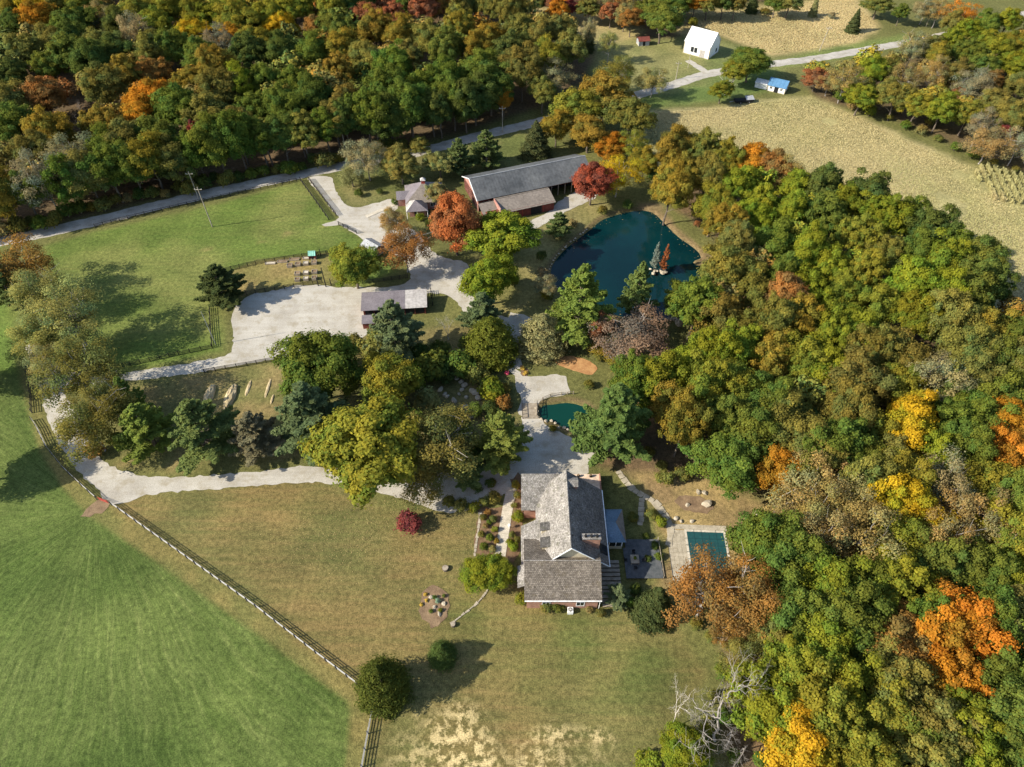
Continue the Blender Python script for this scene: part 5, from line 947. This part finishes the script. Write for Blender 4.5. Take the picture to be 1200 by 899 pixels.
for k in range(7): MB().box(-8 + 2.62 * k, -7.8 + 2.62 * k, -2.6, -2.49, -.05, 2.7).build('post', MAT['red_wall'], HS)
MB().slope((-8.2, -7.2, 1.9), (-1, -7.2, 1.9), (-1, -4.4, 2.4), (-8.2, -4.4, 2.4), .08).build('leanto_roof', MAT['purple_roof'], HS); MB().box(-8, -1.2, -7.0, -4.5, -.1, 1.85).build('leanto_wall', MAT['red_wall'], HS)
c = at(436, 287, 2.4); gable_shed('small_shed', 'small reddish shed with grey roof beside the barn driveway', 'shed', (c[0], c[1], 0), R(-40), 5, 4.2, 2.2, 3.3, 'pink_wall', 'steel')
c = at(367, 302, 0); gable_shed('play_house', 'tiny red hut with teal roof at the garden fence', 'hut', (c[0], c[1], 0), R(4), 1.8, 1.7, 1.5, 2.3, 'red_wall', 'teal_roof', .15)
# ------------------------------------------------------------------ white barn, blue-roofed house and bits by the far road
c = at(823, 66, 0); WBn = gable_shed('white_barn', 'white gabled barn beside the country road in the far field', 'barn', (c[0], c[1] + 4, 0), R(-37), 11.5, 9.5, 5.0, 9.2, 'white', 'white', .3, False)
for k in range(2): MB().box(-2.6 + 1.6 * k, -1.3 + 1.6 * k, -4.85, -4.77, 1.3, 3.3).build('window', MAT['glass'], WBn)
MB().box(5.77, 5.83, 1.6, 2.8, 1.0, 2.4).build('window', MAT['glass'], WBn); MB().box(1.6, 3.8, -4.84, -4.78, 0, 3).build('door', MAT['pale_roof'], WBn)
c = at(912, 101, 1.5); bh = gable_shed('blue_roof_house', 'small white house with blue metal roof near the far road', 'house', (c[0], c[1], 0), R(-30), 6.6, 5.2, 2.5, 4.2, 'white', 'blue_roof'); window(bh, 1.4, 2.4, 1, 2, -2.6, 'y'); window(bh, -2.6, -1.6, 1, 2, -2.6, 'y')
MB().slope((-8.6, -2.4, 2.0), (-3.7, -2.4, 2.0), (-3.7, 0.4, 2.7), (-8.6, .4, 2.7), .08).build('porch_roof', MAT['white'], bh); MB().box(-8.4, -3.75, -2.0, .2, -.1, 1.95).build('porch_wall', MAT['white'], bh)
c = at(753, 52, 0); gable_shed('grey_field_shed', 'small grey shed at the edge of the far pasture', 'shed', (c[0], c[1], 0), R(10), 4.5, 3.5, 2.2, 3.2, 'steel', 'red_wall')
c = at(872, 120, 0); tr_ = thing('farm_trailer', 'low dark trailer with pale tarpaulin parked at the cornfield edge', 'trailer', (c[0], c[1], 0), R(8)); MB().box(-4, 3.2, -1.1, 1.1, .6, 1.3).build('bed', MAT['dark'], tr_); MB().slope((.2, -1.15, 1.4), (3.4, -1.15, 1.4), (3.4, 1.15, 2.0), (.2, 1.15, 2.0), .06).build('tarpaulin', MAT['steel'], tr_); MB().tube([(-4, 0, .8), (-6, 0, .5)], .09, 5).build('drawbar', MAT['steel'], tr_)
for x in (-2, 1.5):
    for s in (-1, 1):
        wh = MB().tube([(x, s * 1.14, .45), (x, s * 1.38, .45)], .45, 12).build('wheel', MAT['rubber'], tr_); MB().tube([(x, s * 1.385, .45), (x, s * 1.4, .45)], .2, 8).build('hub', MAT['steel'], wh)
# ------------------------------------------------------------------ utility poles and wires
def upole(base, h, label, lean_=(0, 0), arm=True, rad=.16, name='utility_pole', mat='pole'):
    b = at(*base); t = thing(name, label, 'pole', (b[0], b[1], 0)); MB().tube([(0, 0, -.2), (lean_[0], lean_[1], h)], [rad, rad * .65], 7).build('shaft', MAT[mat], t)
    if arm:
        MB().box(-1.1 + lean_[0], 1.1 + lean_[0], -.06, .06, h - .9, h - .75).build('crossarm', MAT[mat], t)
        for s in (-1, 0, 1): MB().tube([(s * .95 + lean_[0], 0, h - .74), (s * .95 + lean_[0], 0, h - .5)], .05, 5).build('insulator', MAT['white'], t)
    return Vector((b[0] + lean_[0], b[1] + lean_[1], h))
pA = upole((233, 233), 9.5, 'utility pole on the far side of the pasture by the road', arm=True)
pB = upole((249, 266), 13.5, 'tall utility pole standing in the pasture grass'); pC = upole((589, 155), 9.5, 'utility pole at the road behind the long barn')
upole((806, 80), 6, 'short pole in front of the white barn', arm=False, rad=.12); pD = upole((792, 93), 7, 'utility pole beside the far road below the white barn'); pE = upole((960, 60), 10, 'leaning utility pole beside the far road right of the white barn', (1.0, 0)); upole((1085, 31), 8, 'far utility pole near the top right corner')
upole((253, 404), 11, 'tall thin yard light pole at the left end of the gravel paddock', arm=False, rad=.09, name='light_pole', mat='steel')
upole((406, 176 + 6), 9, 'utility pole at the road behind the willow', arm=False)
def wire(a, b, sag, label):
    m = MB(); m.tube([tuple(Vector(a).lerp(Vector(b), i / 14) - Vector((0, 0, sag * 4 * (i / 14) * (1 - i / 14)))) for i in range(15)], .014, 3); put(m.build('power_line', MAT['post']), label=label, category='wire', group='overhead wires')
off = Vector((-110, -12, 0)); wire(pA, pA + Vector((-75, -32, 0)), 1.2, 'overhead wire running left from the roadside pole'); wire(pA - Vector((0, 0, .7)), pC - Vector((0, 0, .7)), 2.5, 'overhead wire along the road between the two roadside poles'); wire(pA, pB, .6, 'short overhead wire between the pasture pole and roadside pole'); wire(pD, pE, 2.0, 'overhead wire beside the far road')
# raised bed garden
k = 0
BEDS = [(317, 309, 2.9, 1.0, .35), (331, 307, 2.9, 1.0, .35), (345, 304.5, 2.9, 1.0, .35), (361, 303, 2.9, 1.0, .35), (340, 312.5, 1.5, 1.3, .8), (349.5, 311, 1.5, 1.3, .8), (359, 310, 1.5, 1.3, .8), (368.5, 309, 1.5, 1.3, .8), (349, 322, 1.5, 1.3, .8), (359, 321, 1.5, 1.3, .8), (369, 320, 1.5, 1.3, .8), (349, 329, 1.4, 1.2, .8), (359, 328, 1.4, 1.2, .8), (369, 327, 1.4, 1.2, .8)]
ROWN = ['top row of long low beds', 'second row of square beds', 'third row of square beds', 'bottom row of square beds']
for i, (u, v, L, W, h) in enumerate(BEDS):
    row, pos = (0, i) if i < 4 else (1, i - 4) if i < 8 else (2, i - 8) if i < 11 else (3, i - 11); b = at(u, v)
    t = thing('raised_bed', '%s raised wooden bed from the left, %s' % (['first', 'second', 'third', 'fourth'][pos], ROWN[row]), 'planter', (b[0], b[1], 0), R(4), 'raised beds in the fenced garden')
    for x0, x1, y0, y1 in ((-L / 2, L / 2, -W / 2, -W / 2 + .12), (-L / 2, L / 2, W / 2 - .12, W / 2), (-L / 2, -L / 2 + .12, -W / 2 + .12, W / 2 - .12), (L / 2 - .12, L / 2, -W / 2 + .12, W / 2 - .12)): MB().box(x0, x1, y0, y1, 0, h).build('side_board', MAT['wood'], t)
    MB().box(-L / 2 + .12, L / 2 - .12, -W / 2 + .12, W / 2 - .12, 0, h - .14).build('soil', MAT['soil'] if i % 3 else MAT['concrete'], t)
for k, (u, v, h) in enumerate(((382, 336, 6.5), (373, 335, 3.2), (388, 334, 2.2), (376, 300, 2.4))):
    upole((u, v), h, ['tall black post at the corner of the raised bed garden', 'shorter black gate post beside the tall black post', 'low black post right of the tall black post', 'black post beside the red hut'][k], arm=False, rad=.16, name='gate_post', mat='fence_black')
# compost and straw rows in the garden plot
for k, (u, v, L, W, lab) in enumerate(((270, 465, 8, 2.4, 'largest pale straw mound in the row garden'), (246, 462, 6, 2.2, 'straw mound left of the largest one, half behind a pine'), (291, 455, 5, .9, 'thin straw row right of the largest mound'), (314, 455, 6, .8, 'thin straw row, second right of the largest mound'), (319, 468, 3, .6, 'short straw row nearest the big blue-green pine'))):
    b = at(u, v); rg = np.random.RandomState(k); bm = bmesh.new(); bmesh.ops.create_icosphere(bm, subdivisions=3, radius=1)
    for vv in bm.verts: n_ = 1 + .12 * math.sin(vv.co.x * 9 + k) * math.sin(vv.co.y * 7) + rg.normal(0, .04); vv.co = Vector((vv.co.x * W / 2 * n_, vv.co.y * L / 2 * n_, max(vv.co.z, 0) * (.9 if W > 2 else .25) * n_))
    me = bpy.data.meshes.new('straw_mound'); bm.to_mesh(me); bm.free(); me.materials.append(spots('straw_%d' % k, (.36, .28, .15), (.52, .42, .25), 1.0, bmp=.8)); put(link('straw_mound', me, None, (b[0], b[1], 0)), label=lab, category='mound', group='straw rows')
# ------------------------------------------------------------------ rocks, bridge, walks
rockm = []
for i in range(4):
    bm = bmesh.new(); bmesh.ops.create_icosphere(bm, subdivisions=2, radius=.5); rg = np.random.RandomState(40 + i); cut = rg.normal(size=(6, 3))
    for vv in bm.verts:
        for c_ in cut:
            n_ = Vector(c_).normalized(); dd = vv.co.dot(n_); 
            if dd > .33: vv.co -= n_ * (dd - .33)
        vv.co *= 1 + rg.normal(0, .03); vv.co.z *= .7
    me = bpy.data.meshes.new('rock'); bm.to_mesh(me); bm.free(); me.materials.append(MAT['stone']); rockm.append(me)
rr = random.Random(9)
def rock(u, v, size, label, group, name='boulder'):
    b = at(u, v); o = link(name, rr.choice(rockm), None, (b[0], b[1], size * .12)); o.rotation_euler = (rr.uniform(-.3, .3), rr.uniform(-.3, .3), rr.uniform(0, 6)); o.scale = (size * rr.uniform(.9, 1.3), size * rr.uniform(.8, 1.1), size * rr.uniform(.8, 1.1)); put(o, label=label, category='rock', group=group)
RG = []; YB = []
for u, v, s in ((516, 457, 1.6), (521, 463, 1.3), (524, 465, 1.1), (532, 470, 1.8), (535, 444, 1.5), (540, 448, 1.6), (545, 452, 1.8), (541, 457, 1.2), (553, 458, 1.5), (558, 461, 2.0), (561, 467, 1.9), (546, 466, 1.2), (546, 478, 1.8), (549, 481, 1.6), (552, 489, 1.7), (563, 454, 1.1), (538, 462, 1.0)): RG.append((u, v, s))
for i, (u, v, s) in enumerate(sorted(RG)): rock(u, v, s, '%s pale boulder from the left in the rock garden by the lane' % (ORD[i] or 'first'), 'rock garden boulders')
for u, v, s in ((828, 591, 2.1), (806, 592, 1.1), (818, 577, 1.4), (826, 578, 1.3), (792, 608, 1.2), (798, 611, 1.0), (811, 611, 1.1), (856, 575, 1.0)): YB.append((u, v, s))
for i, (u, v, s) in enumerate(sorted(YB)): rock(u, v, s, '%s pale boulder from the left in the tan yard above the pool' % (ORD[i] or 'first'), 'yard boulders')
rock(890, 607, 3.4, 'broad flat pale rock at the wood edge right of the pool', None); rock(796, 379, 2.6, 'large grey boulder at the end of the pond dam', None)
for i, (u, v) in enumerate(((506, 700), (509, 712), (515, 720), (520, 708))): rock(u, v, 1.0, '%s small stone from the left in the island flower bed' % (ORD[i] or 'first'), 'island bed stones')
def stones(name, label, pts, size):
    t = thing(name, label, 'stone edging', (*pts[0], 0))
    for x, y in pts:
        o = link('stone', rr.choice(rockm), t, (x - pts[0][0] + rr.uniform(-.2, .2), y - pts[0][1] + rr.uniform(-.2, .2), size * .1)); o.rotation_euler = (rr.uniform(-.3, .3), rr.uniform(-.3, .3), rr.uniform(0, 6)); q = size * rr.uniform(.7, 1.3); o.scale = (q * 1.2, q, q)
stones('pond_edging', 'rough stones edging the small pond beside the bridge', [a for a in smooth_loop(WP['pond2'], .9) if seen(a[0], a[1], 0)[1] > 478], .7)
stones('pond_dam', 'rubble stone dam at the foot of the large pond', [at(738 + i * 2.4, 374.5 + rr.uniform(-1.2, 1.2))[:2] for i in range(24)], 1.0)
stones('pond_rocks', 'cluster of pale rocks in the large pond under the thin conifers', [(at(771, 318)[0] + rr.uniform(-2.2, 2.2), at(771, 318)[1] + rr.uniform(-1, 1)) for i in range(14)], 1.0)
stones('pond_bank', 'line of stones along the left bank of the large pond', [pond_loop[-1 - int(i * 1.3)] for i in range(34)], .55)
for k, (u, v, s, lab) in enumerate(((522, 667, 1.4, 'cut tree stump on the lawn above the island bed'), (531, 733, 1.0, 'low stump below the island flower bed'))):
    b = at(u, v); t = thing('tree_stump', lab, 'stump', (b[0], b[1], 0)); MB().prism([(s * .45 * math.cos(a) * (1 + .15 * math.sin(3 * a)), s * .45 * math.sin(a)) for a in np.arange(10) * .628], -.05, .55).build('wood', MAT['bark'], t); MB().prism([(s * .4 * math.cos(a), s * .4 * math.sin(a)) for a in np.arange(10) * .628], .553, .57).build('cut_face', MAT['wood'], t)
b0 = Vector(at(621, 473)); b1 = Vector(at(622, 491)); bd = b1 - b0; br_ = thing('footbridge', 'grey plank bridge crossing beside the small pond', 'bridge', b0, math.atan2(bd.y, bd.x) ); n = 18; Lb = bd.length
for i in range(n): MB().box(Lb * i / n, Lb * (i + 1) / n - .03, -1.9, 1.7, .1, .16).build('plank', MAT['wood'], br_)
for y in (-1.85, 1.65):
    MB().box(0, Lb, y - .06, y + .06, -.3, .097).build('beam', MAT['wood'], br_); MB().box(0, Lb, y - .05, y + .05, 1.0, 1.1).build('handrail', MAT['fence_black'], br_)
    for i in range(5): MB().box(.1 + (Lb - .3) * i / 4, .22 + (Lb - .3) * i / 4, y - .06, y + .06, .163, 1.0).build('rail_post', MAT['fence_black'], br_)
def slabs(px, wid, ln, label, name, mat, rough=0.0, pn='paving_slab'):
    L = smooth_loop(world_poly(px), ln, closed=False); t = thing(name, label, 'path', (*L[0], 0)); q = random.Random(3)
    for a, b in zip(L[:-1], L[1:]):
        rz = math.atan2(b[1] - a[1], b[0] - a[0]); l = math.hypot(b[0] - a[0], b[1] - a[1]) - .05; wv = wid * (1 + q.uniform(-rough, rough))
        pts = [(0, -wv / 2), (l, -wv / 2), (l, wv / 2), (0, wv / 2)] if not rough else [(q.uniform(0, .12), -wv / 2 + q.uniform(0, .2)), (l - q.uniform(0, .12), -wv / 2 + q.uniform(0, .2)), (l, 0), (l - q.uniform(0, .15), wv / 2 - q.uniform(0, .2)), (0, wv / 2 - q.uniform(0, .2))]
        o = MB().prism(pts, .0, .125 + q.uniform(0, .015)).build(pn, MAT[mat], t); o.location = (a[0] - L[0][0], a[1] - L[0][1], 0); o.rotation_euler = (0, 0, rz)
slabs([(600, 572), (596, 590), (591, 620), (586, 652)], 2.1, .95, 'straight pale slab walk leading to the house front porch', 'front_walk', 'concrete')
slabs([(724, 552), (734, 566), (748, 578), (766, 588), (778, 602), (786, 618), (783, 640)], 1.5, 1.1, 'curving flagstone path from the pines to the pool', 'flagstone_path', 'flag', .2)
slabs([(752, 584), (751, 600), (750, 616)], 1.4, 1.0, 'short shaded flagstone path leading to the deck', 'flagstone_path', 'flag', .2)
slabs([(556, 652), (560, 625), (563, 600)], .7, .9, 'narrow stone edging left of the front garden bed', 'stone_edging', 'stone', .25, 'edging_stone')
slabs([(576, 684), (560, 706), (540, 722), (528, 732)], .55, .9, 'narrow stone edging running down the lawn from the bright green tree', 'stone_edging', 'stone', .3, 'edging_stone')
slabs([(430, 254), (446, 247), (462, 240)], 1.4, 1.2, 'pale slab walk at the lodge', 'lodge_walk', 'concrete')
b = at(597, 619); t = thing('garden_lamp', 'white globe lamp beside the front walk', 'lamp', (b[0], b[1], 0)); MB().tube([(0, 0, 0), (0, 0, .9)], .05, 6).build('post', MAT['white'], t); bm = bmesh.new(); bmesh.ops.create_icosphere(bm, subdivisions=2, radius=.32); me = bpy.data.meshes.new('globe'); bm.to_mesh(me); bm.free(); me.materials.append(MAT['white']); link('globe', me, t, (0, 0, 1.15))
# flower clumps at the garden lane
for k, (u, v, s, mt, lab) in enumerate(((613, 433, .55, 'yellow_flower', 'yellow flower clump, upper of two in the lane bed'), (616, 438, .6, 'yellow_flower', 'yellow flower clump, lower of two in the lane bed'), (594, 438, .6, 'pink_flower', 'pink flower clump left of the garden lane'), (499, 697, .5, 'yellow_flower', 'yellow flower clump at the top left of the island bed'), (500, 704, .5, 'yellow_flower', 'yellow flower clump in the middle left of the island bed'), (494, 709, .5, 'yellow_flower', 'yellow flower clump at the left edge of the island bed'))):
    b = at(u, v); P, Nn, hu, lu, cen = broad_points(np.random.RandomState(60 + k), 10, 700, a=1, c=.7, cz=.5, cr=(.3, .5)); V, Fq = quads_from(P * np.array([s, s, s]) * (.6 if u < 560 else .9), Nn, .12, np.random.RandomState(k)); V[:, 2] = np.maximum(V[:, 2], .01)
    put(link('flower_clump', mesh_np('flower_clump', V, Fq, MAT[mt]), None, (b[0], b[1], 0)), label=lab, category='flowers', group='flower clumps')
struct(sheet('lane_flower_bed', smooth_loop(world_poly([(609, 430), (612, 428), (619, 436), (618, 441), (612, 440)]), .5), MAT['mulch'], seed=30))
# ------------------------------------------------------------------ shrubs and undergrowth
def shrubs(L, where, grp, cat='shrub'):
    cnt = {}
    L = sorted(L)
    for u, v, w_, c in L: cnt[c] = cnt.get(c, 0) + 1
    seenc = {}
    for u, v, w_, c in L:
        i = seenc.get(c, 0); seenc[c] = i + 1; wd = WORD.get(c, c)
        lab = '%s%s shrub %s' % ('' if cnt[c] == 1 else ORD[i] + ' ' if i else 'first ', wd, where) if cnt[c] == 1 else '%s %s shrub from the left, %s' % (ORD[i] or 'first', wd, where)
        tree_px(u, v, w_, 'U', c, lab, None, cat=cat, group=grp)
rs = random.Random(21)
shrubs([(u, v, w_, c) for u, v, w_, c in ((566, 606, 9, 'brown'), (572, 600, 9, 'rust'), (578, 608, 10, 'olive'), (569, 616, 8, 'tan'), (580, 620, 9, 'yelolive'), (564, 626, 10, 'olive'), (574, 630, 11, 'green'), (582, 634, 8, 'gold'), (567, 640, 12, 'green'), (577, 643, 10, 'palegreen'), (573, 612, 7, 'green'))], 'in the bed left of the front walk', 'front garden shrubs')
shrubs([(604, 568, 12, 'gold'), (606, 580, 10, 'olive'), (607, 605, 16, 'ltgreen'), (603, 592, 9, 'brown'), (600, 627, 9, 'olive'), (597, 635, 10, 'ltgreen'), (602, 641, 14, 'ltgreen'), (606, 632, 9, 'brown')], 'between front walk and house', 'front garden shrubs')
shrubs([(540, 592, 20, 'olive'), (555, 594, 16, 'yelolive'), (579, 583, 20, 'brown'), (568, 588, 14, 'olive'), (526, 588, 18, 'brown'), (575, 566, 14, 'dkgreen'), (560, 572, 14, 'dkgreen')], 'along the lawn edge of the house court', 'house court shrubs')
shrubs([(611, 702, 18, 'yelolive'), (641, 710, 18, 'olive'), (652, 711, 16, 'brown'), (659, 709, 12, 'olive'), (704, 718, 12, 'olive'), (690, 715, 10, 'tan')], 'along the front wall of the house', 'foundation shrubs')
shrubs([(742, 606, 14, 'brown'), (764, 603, 16, 'olive'), (775, 612, 16, 'ltgreen'), (768, 640, 12, 'dkgreen'), (772, 652, 12, 'green'), (745, 690, 16, 'dkgreen'), (738, 705, 14, 'green'), (760, 655, 10, 'dkgreen'), (757, 628, 10, 'dkgreen')], 'between deck and pool', 'pool bank shrubs')
shrubs([(509, 700, 6, 'dkgreen'), (505, 716, 6, 'green'), (516, 715, 6, 'ltgreen'), (513, 704, 7, 'silver'), (520, 698, 5, 'green')], 'in the island flower bed', 'island bed shrubs')
GS = [(438, 404, 40, 'olive'), (414, 402, 30, 'olive'), (505, 430, 48, 'green'), (541, 426, 40, 'green'), (482, 440, 46, 'ltgreen'), (576, 456, 34, 'ltgreen'), (590, 472, 24, 'rust'), (462, 462, 30, 'palegreen'), (520, 440, 26, 'dkgreen'), (560, 440, 30, 'olive'), (500, 470, 36, 'palegreen'), (530, 488, 30, 'olive'), (556, 480, 20, 'green'), (575, 478, 22, 'dkgreen'), (592, 455, 16, 'brown'), (470, 418, 30, 'dkgreen'), (440, 425, 34, 'green'), (415, 440, 30, 'dkgreen'), (400, 425, 26, 'dkgreen'), (548, 402, 26, 'dkgreen'), (515, 410, 30, 'dkgreen'), (490, 412, 26, 'dkgreen'), (540, 500, 30, 'green'), (520, 515, 30, 'dkgreen'), (478, 490, 34, 'olive'), (600, 520, 20, 'dkgreen'), (560, 530, 24, 'green'), (543, 545, 26, 'dkgreen')]
shrubs(GS, 'in the rock garden by the lane', 'rock garden shrubs')
shrubs([(420, 226, 12, 'dkgreen'), (445, 224, 9, 'dkgreen'), (463, 237, 10, 'dkgreen'), (475, 232, 12, 'green'), (455, 248, 11, 'olive'), (505, 262, 16, 'green'), (492, 255, 12, 'ltgreen'), (520, 268, 14, 'olive')], 'around the lodge', 'lodge shrubs')
shrubs([(636, 320, 18, 'grey'), (634, 300, 14, 'dkgreen'), (672, 262, 12, 'tan'), (706, 246, 14, 'brown'), (735, 240, 14, 'dkgreen'), (641, 345, 18, 'cedar'), (655, 360, 20, 'green'), (698, 405, 16, 'green'), (702, 418, 14, 'brown'), (680, 500, 14, 'ltgreen'), (648, 502, 10, 'yelolive'), (690, 450, 14, 'brown'), (817, 262, 10, 'red'), (822, 250, 12, 'rust'), (792, 236, 14, 'gold')], 'around the ponds', 'pond side shrubs')
US = []
for i in range(34):
    x = -10 + i * 14.5; rv = float(np.interp(x, [0, 240, 400, 480], [276, 222, 190, 172])); US.append((x, rv - rs.uniform(4, 12), rs.uniform(14, 26), rs.choice(['olive', 'brown', 'gold', 'green', 'dkgreen', 'olive', 'tan'])))
shrubs(US, 'on the wood edge above the road', 'roadside undergrowth')
HS_ = [(u, v, rs.uniform(10, 18), rs.choice(['olive', 'tan', 'brown', 'green', 'yelolive'])) for u, v in ((985, 112), (1000, 122), (1020, 130), (1042, 137), (1062, 146), (1080, 152), (1100, 162), (1120, 172), (1140, 180), (1165, 190), (1190, 198), (975, 104), (1052, 128), (1090, 142))]
shrubs(HS_, 'in the hedgerow above the cornfield', 'hedgerow shrubs')
ES = [(u, v, rs.uniform(14, 24), rs.choice(['olive', 'brown', 'yelolive', 'green'])) for u, v in ((860, 760), (848, 785), (835, 815), (850, 840), (868, 820), (830, 850), (815, 865), (890, 890), (860, 885), (905, 850), (832, 745), (816, 730), (780, 600 - 40), (905, 610), (930, 622), (870, 566), (800, 555), (775, 545), (760, 530))]
shrubs(ES, 'along the edge of the right woods', 'wood edge shrubs')
# fallen leaves on the lawn
rg = np.random.RandomState(77); n = 3000; U = rg.normal(440, 75, n); Vv = rg.normal(622, 32, n); ok = (Vv > 566) & (U > 250) & (U < 590) & (Vv > 566 + .02 * (U - 250)) & (Vv - 600 < (U - 140) * .72); U, Vv = U[ok], Vv[ok]
PT = np.array([at(u, v, .05) for u, v in zip(U, Vv)]); v_, f_ = quads_from(PT, np.tile([0, 0, 1.], (len(PT), 1)) + rg.normal(0, .3, (len(PT), 3)), rg.uniform(.07, .16, len(PT)), rg)
cc = np.array([.30, .235, .10]) * rg.uniform(.6, 1.3, (len(PT), 1)); put(link('fallen_leaves', mesh_np('fallen_leaves', v_, f_, MAT['corn'], {'Col': ('FLOAT_COLOR', 'POINT', np.repeat(np.concatenate([cc, np.ones((len(PT), 1))], -1), 4, 0))})), kind='stuff', label='pale fallen leaves scattered on the tan lawn below the maple', category='leaves')
rg = np.random.RandomState(78); PT = []
for p in pond_loop[::1]:
    for k in range(rg.poisson(1.6)):
        q = (np.array(p) + rg.normal(0, 1.6, 2)); PT.append((q[0], q[1], -.43))
PT = np.array(PT); PT = PT[sdf(PT[:, 0], PT[:, 1], pond_loop[::2]) > .2]; v_, f_ = quads_from(PT, np.tile([0, 0, 1.], (len(PT), 1)), rg.uniform(.12, .3, len(PT)), rg); cc = np.array([.24, .17, .06]) * rg.uniform(.5, 1.3, (len(PT), 1))
put(link('floating_leaves', mesh_np('floating_leaves', v_, f_, MAT['corn'], {'Col': ('FLOAT_COLOR', 'POINT', np.repeat(np.concatenate([cc, np.ones((len(PT), 1))], -1), 4, 0))})), kind='stuff', label='fallen leaves floating along the banks of the large pond', category='leaves')
bpy.context.view_layer.update()
